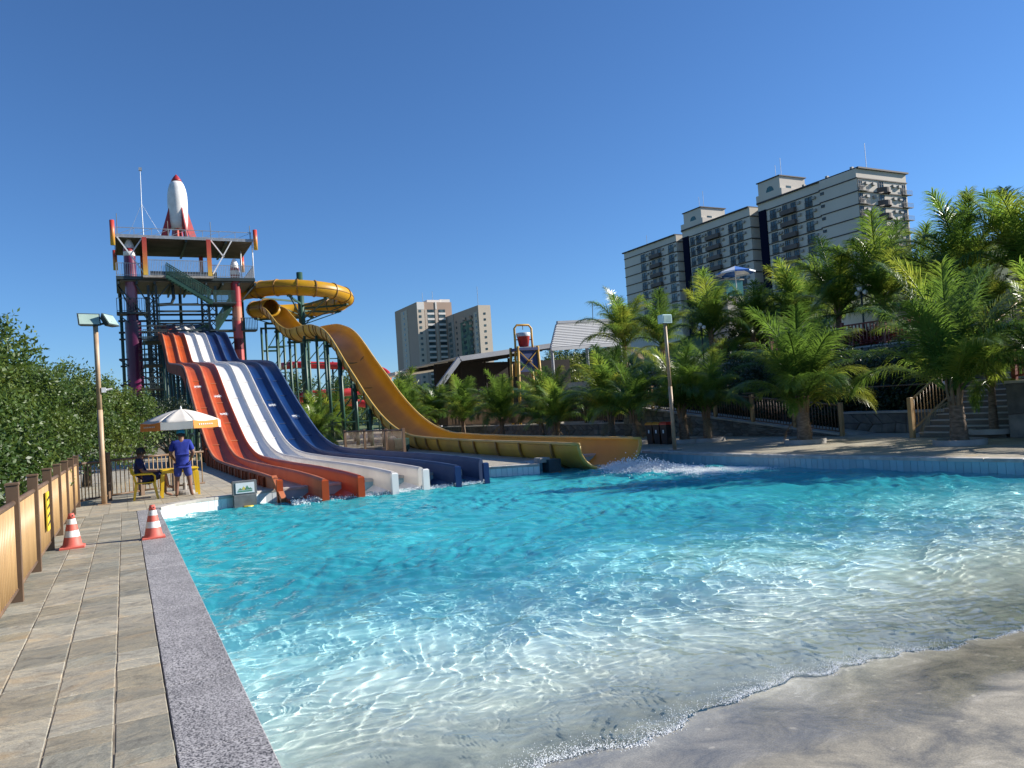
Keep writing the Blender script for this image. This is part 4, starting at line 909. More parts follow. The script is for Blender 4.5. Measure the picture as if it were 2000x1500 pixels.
# closed coil at the top
h0 = Vector((12.6, 90.0, 16.6)); coil = []
for k in range(0, 37):
    a = R(180 + k * 10); z = 16.45 - (16.45 - (zE + .05)) * (k / 36) ** 1.0; coil.append(HC + Vector((HR * math.cos(a), HR * math.sin(a), z)))
coil = [Vector((11.3, 88.5, 16.7)), Vector((12.3, 87.7, 16.55))] + coil[1:]
coil = spline(coil + [up_[-1] + Vector((-.1, .4, .02)), up_[-2] + Vector((0, .2, 0))], 2)
mb = MB(); mb.tube(coil, .84, 18, cap=False)
o = mb.build('coil_tube', 'yellow', ys_, True); sm = o.modifiers.new('t', 'SOLIDIFY'); sm.thickness = .05; sm.offset = -1
acc = 0; nxt = .8
for i in range(1, len(coil) - 1):
    acc += (coil[i] - coil[i - 1]).length
    if acc > nxt:
        nxt += 2.1; d = (coil[i + 1] - coil[i - 1]).normalized()
        MB().tube([coil[i] - d * .05, coil[i] + d * .05], .93, 18).build('flange', 'yflange', ys_)
mb = MB(); sideseam = []
for i, p in enumerate(coil):
    d = (coil[min(i + 1, len(coil) - 1)] - coil[max(i - 1, 0)]).normalized(); sd = d.cross(Vector((0, 0, 1))).normalized(); sideseam.append(p + sd * .85)
MB().tube(sideseam, .045, 6).build('side_seam', 'yflange', ys_)
# green steel: pole through the coil, posts and braces below the chute
MB().tube([(HC.x, HC.y, -.3), (HC.x, HC.y, 18.6)], [.42, .34], 14).build('coil_pole', 'green', ys_, True)
MB().prism([(HC.x - 1.2, HC.y, 17.3), (HC.x, HC.y, 17.3), (HC.x, HC.y, 18.2)], (0, .15, 0)).build('gusset', 'green', ys_)
for k in range(8):
    a = R(180 + 45 * k + 20); zz = 16.45 - (16.45 - zE) * (45 * k + 20) / 360 - .95; e = HC + Vector((HR * math.cos(a), HR * math.sin(a), zz))
    MB().bar((HC.x, HC.y, zz - .1), e, .14, .2).bar((HC.x, HC.y, zz - 1.7), e, .1).build('arm', 'green', ys_)
    MB().tube([e, e + Vector((0, 0, .12))], .3, 8).build('saddle', 'green', ys_)
for s_ in (22.5, 25.8, 29.5, 33.5, 38, 43, 48, 53, 58):
    # nearest point of the centre line
    p = min(ycurve, key=lambda q: abs((q - E0).dot(dirv) - s_)); dp = 1.12
    for sd in (-1, 1):
        if p.z - dp < .7: continue
        a = Vector((p.x + sd * .85, p.y, -.1)); MB().tube([a, (a.x, a.y, p.z - dp + .25)], .12, 8).build('support_post', 'green', ys_, True)
    zt = p.z - dp - .02
    if zt > .7: MB().box(p.x - 1.05, p.x + 1.05, p.y - .09, p.y + .09, zt - .2, zt).build('saddle_beam', 'green', ys_)
    if zt > 3:
        for z in np.arange(1.5, zt - 1, 2.6):
            MB().bar((p.x - .85, p.y, z), (p.x + .85, p.y, z + 1.9), .08).build('brace', 'green', ys_)
            MB().bar((p.x - .85, p.y, z), (p.x + .85, p.y, z), .08).build('strut', 'green', ys_)
# green trestle between coil exit and tower
for x, y in ((13.2, 79), (14.9, 79), (13.4, 83), (15.1, 83)):
    MB().tube([(x, y, -.3), (x, y, 12.0)], .12, 8).build('trestle_leg', 'green', ys_, True)
for z in (3.5, 6.5, 9.5, 11.9):
    for xa, ya in ((13.2, 79), (13.4, 83)): MB().bar((xa, ya, z), (xa + 1.7, ya, z), .14, .2).build('trestle_strut', 'green', ys_)
for z in (3.5, 6.5, 9.2): MB().bar((13.2, 79, z), (14.9, 79, z + 2.8), .09).build('trestle_brace', 'green', ys_)

# ================================================================== RED SLIDE FAR BEHIND
rs = thing('red_slide', (16, 100, 0), 'red tube slide partly hidden behind the green steel of the yellow slide', 'water slide')
def RP(px, py, Y): return ony(px, py, Y)
pr1 = spline([RP(545, 716, 104), RP(580, 713, 101), RP(640, 714, 100), RP(690, 716, 99), RP(740, 722, 97), RP(758, 735, 95), RP(745, 752, 93), RP(700, 764, 92), RP(640, 768, 92), RP(590, 772, 93)], 5)
MB().tube(pr1, .48, 12).build('tube', 'red', rs, True)
pr2 = spline([RP(590, 775, 93), RP(575, 784, 96), RP(610, 790, 99), RP(680, 786, 100), RP(720, 790, 99)], 5)
MB().tube(pr2, .5, 12).build('lower_tube', 'red', rs, True)
for px in (570, 605, 650, 690, 735):
    p = RP(px, 714, 100); MB().tube([(p.x, p.y + .2, -.3), (p.x, p.y + .2, p.z - .3)], .13, 8).build('support_post', 'green', rs, True)
    MB().tube([p - Vector((.06, 0, 0)), p + Vector((.06, 0, 0))], .56, 12).build('flange', 'redp', rs)

# ================================================================== SLIDE TOWER
TY, TB = 80.0, 88.2
tw = thing('slide_tower', (6.3, 84, 0), 'tall dark steel slide tower with roofed platform and coloured columns', 'tower')
DZ, RZ = 17.85, 21.75
def T1(px, py, Y=TY): return ony(px, py, Y)
def z1(x, y): return 150 + x * .3, 280 + y * .3
MB().box(.0, 12.6, TY, TB, DZ - .32, DZ).build('platform', 'dark', tw)
MB().box(2.3, 8.6, TY - .5, TY - .02, DZ - .18, DZ + .02).build('platform_ledge', 'conc', tw)
MB().box(.3, 12.3, TY + .3, TB - .3, DZ - .45, DZ - .34).build('platform_soffit', 'sheet', tw)
for i in range(9): MB().box(.1 + i * 1.55, .28 + i * 1.55, TY + .1, TB - .1, DZ - .75, DZ - .47).build('joist', 'dark', tw)
# roof: frame, sheeting ribs, top lattice
MB().box(.1, 12.5, TY, TB, RZ - .10, RZ).build('roof_sheet', 'sheet', tw)
for i in range(26): MB().box(.15, 12.45, TY + .12 + i * .31, TY + .22 + i * .31, RZ - .17, RZ - .103).build('roof_rib', 'sheet', tw)
for y in (TY - .06, TB + .0): MB().box(.0, 12.6, y, y + .06, RZ - .2, RZ + .1).build('fascia', 'galv', tw)
for x in (.02, 12.52): MB().box(x, x + .06, TY + .002, TB - .002, RZ - .2, RZ + .1).build('fascia', 'galv', tw)
for x in (2.6, 6.3, 10): MB().box(x - .1, x + .1, TY + .05, TB - .05, RZ - .42, RZ - .173).build('rafter', 'dark', tw)
for y in (TY + .1, TB - .1):
    MB().bar((.1, y, RZ + .78), (12.5, y, RZ + .78), .06).build('lattice_rail', 'galv', tw)
    for i in range(9):
        x = .2 + i * 1.53; MB().bar((x, y, RZ), (x, y, RZ + .78), .05).build('lattice_post', 'galv', tw)
        if i < 8: MB().bar((x, y, RZ + .08), (x + 1.53, y, RZ + .74), .035).build('lattice_brace', 'galv', tw)
for x, hh in ((.3, 2.1), (4.7, 1.6), (8.6, 1.7), (12.35, 1.5)): MB().tube([(x, TY + .1, RZ), (x, TY + .1, RZ + hh)], .035, 6).build('rod', 'dark', tw)
# corner beacons
cyl = MB().lathe([(.19, 0), (.19, 2.2)], (0, 0, 0), 14).mesh('corner_beacon', 'cylgrad', True)
for x, y, z, s_ in ((-.12, TY - .1, 20.75, 1.08), (12.82, TY - .1, 20.75, .93), (.0, TB + .1, 20.0, .95), (12.6, TB, 20.05, .8)): inst('corner_beacon', cyl, tw, (x, y, z), None, (1.1, 1.1, s_))
# inner columns, white braces
for x in (2.55, 8.3):
    m = MB().box(-.2, .2, -.2, .2, 17.9, RZ - .2); m.v = [(a + x, b + TY - .25, c) for a, b, c in m.v]; o = m.build('platform_column', 'colgrad', tw)
    o.data.transform(Matrix.Translation((0, 0, 0)))
    m = MB().box(x - .2, x + .2, TB - .5, TB - .1, 17.9, RZ - .2); m.build('platform_column', 'colgrad', tw)
for a, b in (((.25, RZ - .2), (2.4, DZ + .3)), ((2.4, RZ - .2), (1.35, 19.9)), ((8.55, RZ - .2), (9.7, 19.9)), ((10.5, RZ - .2), (8.6, DZ + .3))):
    MB().bar((a[0], TY - .12, a[1]), (b[0], TY - .12, b[1]), .11).build('white_brace', 'whitep', tw)
for x in (11.9, 12.5): MB().tube([(x, TY + (.1 if x > 12.2 else 4), DZ), (x, TY + (.1 if x > 12.2 else 4), RZ - .2)], .06, 8).build('white_post', 'whitep', tw, True)
MB().box(3.2, 9.8, TB - .6, TB - .5, DZ + .4, DZ + 2.0).build('back_screen', 'dark', tw)
# railings: a rail frame and its bars on each side
def railing(a, b, h=1.25, gap=.16, mat='galv', r=.022):
    a = Vector(a); b = Vector(b); d = b - a; n = max(2, int(d.length / gap)); u = Vector((0, 0, 1)); m = MB()
    m.bar(a + u * h, b + u * h, .06).bar(a + u * .12, b + u * .12, .045)
    for i in range(n + 1): p = a + d * i / n; m.bar(p, p + u * h, r * 2 if i % 8 else .06)
    return m.build('railing', mat, tw)
railing((.05, TY + .05, DZ), (2.3, TY + .05, DZ)); railing((2.8, TY - .42, DZ + .02), (8.1, TY - .42, DZ + .02), 1.5, .14); railing((8.5, TY + .05, DZ), (12.5, TY + .05, DZ))
railing((12.5, TY + .1, DZ), (12.5, TB - .1, DZ)); railing((.08, TY + .1, DZ), (.08, TB - .1, DZ)); railing((.1, TB - .08, DZ), (12.4, TB - .08, DZ))
# rocket-shaped columns rising through the platform
def rocketcol(x, mat, zt, rl, ru, zs, y=TY + .9):
    m = MB().lathe([(rl, 0), (rl, zs), (ru * 1.02, zs + .05), (ru, zs + .4), (ru, zt)], (x, y, 0), 24); o = m.build('painted_column', mat, tw); smooth_angle(o, 40)
    for z in np.arange(2.5, zt, 2.6): MB().lathe([((rl if z < zs else ru) + .015, z), ((rl if z < zs else ru) + .015, z + .12)], (x, y, 0), 24).build('column_band', mat, o)
    m = MB().lathe([(ru, zt), (ru * 1.05, zt + .05), (ru * 1.0, zt + .55), (ru * .8, zt + 1.1), (ru * .42, zt + 1.6), (.02, zt + 1.75)], (x, y, 0), 20); m.build('column_nose', 'rocket', o, True)
    MB().lathe([(ru * 1.02, zt + .45), (ru * .97, zt + .75)], (x, y, 0), 20, cap=False).build('nose_band', 'redp', o, True)
rocketcol(1.25, 'purple', 19.9, .72, .52, 13.6); rocketcol(10.75, 'redcol', 18.2, .47, .47, 6.0, TY + .6)
# dark lattice columns
for x in (3.05, 8.45):
    for y in (TY + .6, TB - .6):
        for dx in (-.34, .34): MB().box(x + dx - .11, x + dx + .11, y - .11, y + .11, -.3, DZ - .76).build('column', 'dark', tw)
        m = MB()
        for i in range(22): z = .2 + i * .75; m.bar((x - .34, y, z), (x + .34, y, z + .75 * (1 if i % 2 else 1)), .07); m.bar((x + .34, y, z), (x - .34, y, z + .75), .07)
        m.build('column_lacing', 'dark', tw)
MB().box(3.55, 3.62, TY + .3, TY + .9, 2, 16.2).build('column_cladding', 'green', tw)
for x, y in ((.3, TB - .4), (12.3, TB - .4), (6, TB - .4)): MB().tube([(x, y, -.3), (x, y, DZ - .3)], .16, 8).build('column', 'green', tw, True)
# horizontal beams and diagonals between the columns
for z in (15.2, 14.55, 13.35, 12.6, 9.4, 6.6, 3.6):
    if z < 11.5: MB().box(-.1, 3.1, TY + .5, TY + .68, z, z + .2).build('beam', 'dark', tw); MB().box(8.6, 11, TY + .5, TY + .68, z, z + .2).build('beam', 'dark', tw)
    else: MB().box(3.4, 8.1, TY + .52, TY + .7, z - .09, z + .09).build('beam', 'dark', tw)
    MB().box(0, 12.4, TB - .7, TB - .5, z - .1, z + .1).build('beam', 'dark', tw)
for (xa, za, xb, zb) in ((.1, 17.2, 1.0, 14.9), (3.0, 15.2, 4.6, 17.2), (8.3, 15.0, 6.6, 17.2), (2.7, 15.2, 1.6, 17.2), (.1, 17.0, 2.8, 13.4), (8.7, 12, 10.6, 9.6), (8.7, 9.2, 10.6, 11.6), (12.4, 17.0, 10.9, 15.2), (3.4, 12.4, 8.1, 9.6), (0, 9.4, 3, 6.6), (3, 9.4, 0, 6.6), (0, 6.6, 3, 3.6), (3, 6.6, 0, 3.6)):
    MB().bar((xa, TY + .45, za), (xb, TY + .45, zb), .12).build('diagonal', 'dark', tw)
MB().tube([(4.9, TY + .8, 17.2), (4.95, TY + .8, 15.9), (4.7, TY + .8, 15.3), (3.5, TY + .8, 15.2)], .16, 8).build('pipe', 'dark', tw, True)
MB().bar((5.0, TY + .9, 15.3), (7.2, TY + .9, 15.35), .12).bar((5.6, TY + .9, 15.3), (5.6, TY + .9, 17.2), .08).bar((7.1, TY + .9, 15.3), (7.15, TY + .9, 17.2), .08).build('service_frame', 'dark', tw)
# stairs: flight across the front, landing, then back and down
def flight(a, b, y0, y1, n, side='mesh', nm='stair_flight'):
    (xa, za), (xb, zb) = a, b; m = MB()
    for i in range(n):
        x = xa + (xb - xa) * i / n; z = za + (zb - za) * i / n; m.box(min(x, x + (xb - xa) / n), max(x, x + (xb - xa) / n), y0, y1, z - .06, z)
    m.bar((xa, y0 + .03, za - .2), (xb, y0 + .03, zb - .2), .05, .32).bar((xa, y1 - .03, za - .2), (xb, y1 - .03, zb - .2), .05, .32)
    f = m.build(nm, 'green', tw)
    for yy in (y0, y1):
        m = MB().bar((xa, yy, za + 1.05), (xb, yy, zb + 1.05), .07)
        for i in range(n * 2): t_ = i / (n * 2); x = xa + (xb - xa) * t_; z = za + (zb - za) * t_; m.bar((x, yy, z), (x, yy, z + 1.05), .03)
        m.build('stair_guard', 'green', f)
    # mesh panel on the near side
    m = MB(); nn = 26
    for i in range(nn):
        t_ = i / nn; x = xa + (xb - xa) * t_; z = za + (zb - za) * t_; x2 = min(max(x + (xb - xa) * .08, min(xa, xb)), max(xa, xb)); 
        m.bar((x, y0 - .02, z + .05), (x, y0 - .02, z + 1.0), .055, .012)
    m.build('mesh_panel', 'mesh', f)
flight((4.3, 17.9), (8.3, 15.3), TY - 1.35, TY - .52, 15)
MB().box(8.2, 10.5, TY - 1.3, TY + 1.2, 15.05, 15.2).build('landing', 'dark', tw)
railing((8.4, TY - 1.28, 15.2), (10.4, TY - 1.28, 15.2), 1.1, .09, 'mesh')
flight((10.2, 15.05), (8.6, 12.6), TY + .2, TY + 1.2, 12)
MB().box(8.1, 12.6, TY + .2, TY + 1.6, 12.45, 12.6).build('landing', 'dark', tw); railing((10.2, TY + .22, 12.6), (12.6, TY + .22, 12.6), 1.2, .15, 'dark')
flight((8.2, 12.5), (4.4, 10.6), TY + 1.8, TY + 2.8, 12)
MB().box(-.1, 2.6, TY + .1, TY + 1.4, 14.25, 14.45).build('landing', 'dark', tw); railing((-.05, TY + .12, 14.45), (2.5, TY + .12, 14.45), 1.3, .2, 'dark')
MB().prism([(0, TY + .2, 14.2), (.1, TY + .2, 14.2), (1.3, TY + .2, 13.1), (1.2, TY + .2, 13.0)], (0, .12, 0)).build('bracket', 'dark', tw)
railing((3.4, TY + 4.5, 12.6), (8.7, TY + 4.5, 12.6), 1.1, .15, 'dark')
MB().box(3.0, 9.0, TY + 4.4, TY + 7.5, 12.3, 12.55).build('start_platform', 'dark', tw)
for i in range(4):
    z = 11.0 - i * 2.5; MB().box(1.9, 4.2, TY - 4, TY - .5, z - .1, z).build('side_landing', 'dark', tw); railing((1.95, TY - 3.98, z), (4.1, TY - 3.98, z), 1.1, .18, 'dark')
    for x in (2.0, 4.1): MB().box(x - .06, x + .06, TY - 3.95, TY - 3.83, z - 2.5 if i < 3 else -.3, z - .1).build('landing_post', 'green', tw)
    for k in range(3): MB().box(1.6, 4.0, TY - 2.2, TY - 2.0, z + .5 + k * .6, z + .62 + k * .6).build('step_beam', 'dark', tw)
# big rocket on the roof
rx, ry = 6.0, TY + 4.2
rk = thing('rocket', (rx, ry, RZ), 'large white model rocket with red nose and fins on the tower roof', 'rocket')
k_ = (TY + 4.2) / 80.0
zb, ztop = 23.2 * k_ - .9, 28.4 * k_ - .3
H = ztop - zb
m = MB().lathe([(.50, zb + .02), (.80, zb + .06), (.90, zb + .8), (.94, zb + 1.8), (.97, zb + 2.7), (.95, zb + 3.5), (.86, zb + 4.15), (.70, zb + 4.7), (.53, zb + 5.0)], (rx, ry, 0), 32); m.build('hull', 'rocket', rk, True)
MB().lathe([(.545, zb + 5.0), (.43, zb + 5.25), (.24, zb + 5.55), (.02, zb + 5.8)], (rx, ry, 0), 24).build('nose_cone', 'redp', rk, True)
MB().lathe([(.20, RZ + .02), (.42, RZ + .35), (.30, zb + .04)], (rx, ry, 0), 18).build('nozzle', 'redp', rk, True)
for k in range(4):
    a = R(20 + 90 * k); d = Vector((math.cos(a), math.sin(a), 0)); n = Vector((-d.y, d.x, 0)) * .06; c = Vector((rx, ry, 0))
    MB().prism([c + d * .88 + Vector((0, 0, zb + 2.35)) - n, c + d * .78 + Vector((0, 0, zb + .35)) - n, c + d * 1.25 + Vector((0, 0, RZ + .5)) - n, c + d * 1.7 + Vector((0, 0, RZ + .0)) - n, c + d * 2.15 + Vector((0, 0, RZ + .0)) - n], n * 2).build('fin', 'redp', rk)
for dx in (.55, -.2): MB().tube([(rx + dx, ry - .5, RZ), (rx + dx, ry - .5, zb + .1)], .16, 8).build('strut', 'cone', rk)
an = thing('antenna_mast', (2.55, TY + .5, RZ), 'thin guyed mast with a small head on the tower roof', 'mast')
at = ony(*z1(408, 90), TY + .5)
MB().tube([(2.55, TY + .5, RZ), (2.52, TY + .5, 25), (at.x, TY + .5, at.z)], [.05, .04, .025], 6).build('mast', 'galv', an)
MB().box(at.x - .14, at.x + .14, TY + .4, TY + .6, at.z - .18, at.z + .12).build('head', 'galv', an)
MB().tube([(2.52, TY + .5, 25), (1.2, TY + .5, RZ)], .012, 4).tube([(2.52, TY + .5, 25), (4.2, TY + .5, RZ)], .012, 4).build('guy_wire', 'galv', an)

# the sight lines to platform and roof put the upper tower this much lower
def settle(z): return z - 1.15 * min(1, max(0, (z - 4) / 9))
for root in (tw, rk, an):
    root.location.z = settle(root.location.z); rz = root.location.z; seen = set()
    st_ = list(root.children)
    while st_:
        o = st_.pop(); st_ += list(o.children)
        if o.type != 'MESH': continue
        if o.location.z > 1: o.location.z = settle(o.location.z); continue
        if o.data.name in seen: continue
        seen.add(o.data.name); oz = {'rocket': RZ, 'antenna_mast': RZ}.get(root.name, 0)
        for v_ in o.data.vertices: v_.co.z = settle(v_.co.z + oz) - rz
# ================================================================== WALLS, RAMP AND STAIRS ON THE RIGHT
def stone_wall(name, a, b, z0, za, zb, sw, sh, label, depth=.45, seed=1, nrm=None):
    """rubble wall from a to b (x, y); the stones stand proud of recessed joints on the visible face"""
    rg = random.Random(seed); a = Vector((*a, 0)); b = Vector((*b, 0)); d = b - a; L = d.length; e = d / L; n = Vector(nrm or (e.y, -e.x, 0))
    root = thing(name, (a.x, a.y, z0), label, 'wall'); u = Vector((0, 0, 1))
    top = lambda s_: za + (zb - za) * s_ / L
    MB().prism([a + u * z0, b + u * z0, b + u * zb, a + u * za], -n * depth).build('wall_core', 'wallj', root)
    MB().prism([a + u * (za + .002) + n * .06, b + u * (zb + .002) + n * .06, b + u * (zb + .07) + n * .06, a + u * (za + .07) + n * .06], -n * (depth + .08)).build('wall_cap', 'step', root)
    rows = max(1, round((max(za, zb) - z0) / sh)); cols = max(1, round(L / sw))
    P = [[(L * i / cols + (rg.uniform(-.28, .28) * sw if 0 < i < cols else 0) + (sw * .4 if r % 2 and 0 < i < cols else 0), r / rows + (rg.uniform(-.18, .18) / rows if 0 < r < rows else 0)) for i in range(cols + 1)] for r in range(rows + 1)]
    for r in range(rows):
        for i in range(cols):
            q = [P[r][i], P[r][i + 1], P[r + 1][i + 1], P[r + 1][i]]
            w_ = [(s_, z0 + t_ * (top(max(0, min(L, s_))) - z0)) for s_, t_ in q]
            cx = sum(p[0] for p in w_) / 4; cz = sum(p[1] for p in w_) / 4; g = .012
            def sh_(p, k): dx, dz = p[0] - cx, p[1] - cz; l = math.hypot(dx, dz) or 1; return (p[0] - dx / l * k, p[1] - dz / l * k)
            o_ = [sh_(p, g) for p in w_]; i_ = [sh_(p, g + .03) for p in w_]; pr = rg.uniform(.02, .05)
            V3 = lambda p, k: a + e * p[0] + u * p[1] + n * k
            MB().add([V3(p, -.01) for p in o_] + [V3(p, pr * .6) for p in o_] + [V3(p, pr) for p in i_],
                     [(0, 1, 5, 4), (1, 2, 6, 5), (2, 3, 7, 6), (3, 0, 4, 7), (4, 5, 9, 8), (5, 6, 10, 9), (6, 7, 11, 10), (7, 4, 8, 11), (8, 9, 10, 11)]).build('stone', 'stonew', root)
    return root
def rampz(y): return max(0, (y - 17.2) * .112)
stone_wall('ramp_wall', (21.0, 29.5), (21.0, 17.4), 0, rampz(29.5), .03, .42, .30, 'dark rubble stone wall carrying the ramp behind the planted palms', .3, 3, (-1, 0, 0))
tag(MB().add([(21.02, 17.2, .005), (22.5, 17.2, .005), (22.5, 30, rampz(30)), (21.02, 30, rampz(30))], [(0, 1, 2, 3)]).build('ramp', 'paving'), kind='structure')
fence('ramp_fence', [(21.05, y, rampz(y)) for y in (17.35, 19.3, 21.3, 23.3, 25.3, 27.3, 29.3)], 'brown baluster fence climbing along the ramp', rail='brown', bal='brown', post='tan', h=1.0, ph=1.08, gap=.13, br=.016)
stone_wall('low_wall', (22.55, 18.6), (22.55, 14.7), 0, .66, .64, .5, .34, 'low rubble wall between the ramp and the stairs', .5, 5, (-1, 0, 0))
stone_wall('terrace_wall', (27, 40), (27, -2), 0, 3.15, 3.15, 1.05, .52, 'high rubble retaining wall of the upper terrace', .6, 8, (-1, 0, 0))
stone_wall('stair_side_wall', (20.55, 11.75), (20.55, 3), 0, 1.42, 1.42, 1.15, .72, 'wall of large boulders right of the stairs at the picture edge', .8, 9, (-1, 0, 0))
fence('boulder_wall_fence', [(20.9, y, 1.49) for y in (11.7, 9.8, 7.9, 6)], 'reddish brown fence on top of the boulder wall', post='redo', rail='redo', bal='redo', h=.95, ph=1.05, gap=.10, br=.018)
tag(MB().box(27.3, 70, -6, 45.5, -.4, 3.14).build('terrace', 'paving'), kind='structure')
stt = thing('staircase', (20.6, 13.2, 0), 'stone steps with pale treads climbing beside a tan handrail', 'stairs')
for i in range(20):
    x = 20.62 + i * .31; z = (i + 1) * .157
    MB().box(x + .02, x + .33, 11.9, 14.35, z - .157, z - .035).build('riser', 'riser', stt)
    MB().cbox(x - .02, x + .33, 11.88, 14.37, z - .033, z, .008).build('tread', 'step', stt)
hr = thing('stair_handrail', (20.5, 14.45, 0), 'tan metal handrail with balusters climbing beside the steps', 'handrail')
sl_ = .157 / .31
def hz(x): return max(0, (x - 20.6) * sl_)
MB().cbox(20.42, 20.54, 14.39, 14.51, 0, 1.18, .01).build('post', 'tan', hr)
MB().tube([(20.5, 14.45, 1.08), (26.5, 14.45, 1.08 + 5.95 * sl_)], .034, 10).build('top_rail', 'tan', hr, True)
MB().tube([(20.5, 14.45, .22), (26.5, 14.45, .22 + 5.95 * sl_)], .028, 8).build('bottom_rail', 'tan', hr, True)
for i in range(38): x = 20.65 + i * .155; inst('baluster', bal_mesh(.86, .013, 'tan'), hr, (x, 14.45, .22 + (x - 20.5) * sl_))
for x in (23.5, 26.4): MB().cbox(x - .05, x + .05, 14.4, 14.5, hz(x), hz(x) + 1.2, .01).build('post', 'tan', hr)
gr = thing('garden_rail', (22.7, 15, .6), 'thin pipe rail on posts in front of the dark shrubs', 'railing')
MB().tube([(22.75, 14.6, 1.52), (22.75, 23.5, 1.62)], .025, 8).build('rail', 'brown', gr, True)
for y in (14.7, 17.7, 20.7, 23.4): MB().tube([(22.75, y, .55), (22.75, y, 1.54)], .022, 8).build('post', 'brown', gr, True)
MB().cbox(22.66, 22.74, 14.62, 14.84, 1.44, 1.58, .01).build('switch_box', 'whitep', gr)
fence('terrace_fence', [(27.2, y, 3.22) for y in (26, 24, 22, 20, 18, 16)], 'reddish brown fence on the terrace edge above the retaining wall', post='redo', rail='redo', bal='redo', h=.95, ph=1.08, gap=.16, br=.022, sqb=True)
tag(MB().cbox(31, 31.3, 15.5, 26, 3.14, 5.1, .02).build('terrace_screen_wall', 'flatw'), 'pale plain wall standing behind the terrace fence', 'wall')
# screen fence behind the palms
stone_wall('plinth_wall', (21.6, 62), (21.6, 29.6), 0, .55, .55, .8, .28, 'low stone plinth under the slatted screen behind the palms', .3, 12, (-1, 0, 0))
fence('slatted_screen', [(21.75, y, .62) for y in (62, 56, 50, 46, 42, 38, 34, 30)], 'dark brown slatted screen behind the row of palms', post='brown', rail='brown', bal='brown', h=1.25, ph=1.4, gap=.16, br=.035, sqb=True)
fence('pump_fence', [(9.95, 38.2, 0), (10.3, 35.9, 0), (10.55, 33.3, 0), (10.6, 31, 0)], 'brown baluster fence between the blue lane and the yellow slide', bal='brown', h=1.05, ph=1.12, gap=.14, rr=.04)
pb = thing('pump_cabinet', (11.3, 34.0, 0), 'small dark green pump cabinet beside the brown fence', 'cabinet')
MB().cbox(11.0, 11.75, 33.6, 34.5, 0.08, .62, .03).build('cabinet', 'green', pb); MB().box(11.05, 11.7, 33.58, 33.598, .16, .56).build('door', 'mesh', pb)
for x in (11.05, 11.65): MB().box(x, x + .06, 33.7, 34.4, 0, .08).build('foot', 'dark', pb)
# bins
for k, (lid, lb) in enumerate([('lidor', 'leftmost black litter bin with an orange lid under the palms'), ('lidor', 'middle black litter bin with an orange lid under the palms'), ('lidred', 'black litter bin with a red lid nearest the lamp pole')]):
    y = 22.55 - k * .42; x = 17.3
    bn = thing('litter_bin', (x, y, 0), lb, 'bin', 'litter bins under the palms')
    MB().add([(x - .15, y - .15, 0), (x + .15, y - .15, 0), (x + .15, y + .15, 0), (x - .15, y + .15, 0), (x - .185, y - .185, .70), (x + .185, y - .185, .70), (x + .185, y + .185, .70), (x - .185, y + .185, .70)], [(3, 2, 1, 0), (4, 5, 6, 7), (0, 1, 5, 4), (1, 2, 6, 5), (2, 3, 7, 6), (3, 0, 4, 7)]).build('bin_body', 'black', bn)
    MB().cbox(x - .195, x + .195, y - .195, y + .195, .702, .80, .05).build('lid', lid, bn)
    MB().box(x - .188, x - .18, y - .035, y + .035, .40, .52).build('sticker', 'signw', bn)

# ================================================================== PALMS
def frond_mesh(e0, bend, seed, L=3.0, nl=104, mat='palmleaf'):
    rg = random.Random(seed); m = MB(); n = 22; pts = []; p = Vector((0, 0, 0)); tans = []
    for i in range(n + 1):
        t = i / n; el = R(e0 - bend * t ** 1.6); d = Vector((math.cos(el), .05 * math.sin(3 * t + seed), math.sin(el))).normalized(); tans.append(d); pts.append(p.copy()); p = p + d * (L / n)
    m.tube(pts, [.032 * (1 - .85 * i / n) + .004 for i in range(n + 1)], 5, cap=False)
    k0 = len(m.f)
    for s_ in (-1, 1):
        for j in range(nl):
            t = .13 + .87 * (j + rg.uniform(-.3, .3)) / nl; t = min(max(t, .12), 1); fi = t * n; i = min(int(fi), n - 1); b = pts[i].lerp(pts[i + 1], fi - i); T = tans[i]
            S_ = Vector((0, s_, 0)); S_ = (S_ - T * S_.dot(T)).normalized(); N_ = T.cross(S_) * s_
            if N_.z < 0 and abs(T.z) < .95: N_ = -N_
            ln = (.34 + .64 * math.sin(math.pi * min(1, (t * .92 + .10))) ** .8) * rg.uniform(.85, 1.12) * L / 3
            fa = R(30 + 32 * t + rg.uniform(-7, 7)); d = (S_ * math.cos(fa) + T * math.sin(fa) + N_ * rg.uniform(.10, .38)).normalized()
            if rg.random() < .07: continue
            wd = .0125 * rg.uniform(.7, 1.3); q = b.copy(); prev = None; wn = d.cross(N_).normalized()
            dr = rg.uniform(.26, .62)
            for g in range(4):
                ww = wd * (.7, 1.0, .72, .06)[g]; a_, c_ = q - wn * ww, q + wn * ww; idx = len(m.v); m.v += [tuple(a_), tuple(c_)]
                if prev is not None: m.f.append((prev, prev + 1, idx + 1, idx))
                prev = idx; d = (d + Vector((0, 0, -dr * (.35, .8, 1.2, 0)[g]))).normalized(); q = q + d * ln / 3
    return m.mesh('frond', mat, True)
FR = {'up': [frond_mesh(86, 34, 1), frond_mesh(82, 50, 2), frond_mesh(79, 40, 9)], 'mid': [frond_mesh(67, 70, 3), frond_mesh(61, 84, 4), frond_mesh(71, 62, 10)], 'out': [frond_mesh(44, 88, 5), frond_mesh(36, 92, 6), frond_mesh(50, 80, 11)], 'low': [frond_mesh(16, 95, 7), frond_mesh(5, 85, 8)]}
FR['dry'] = [frond_mesh(-8, 70, 14, nl=60, mat='dryleaf'), frond_mesh(-20, 60, 15, nl=60, mat='dryleaf')]
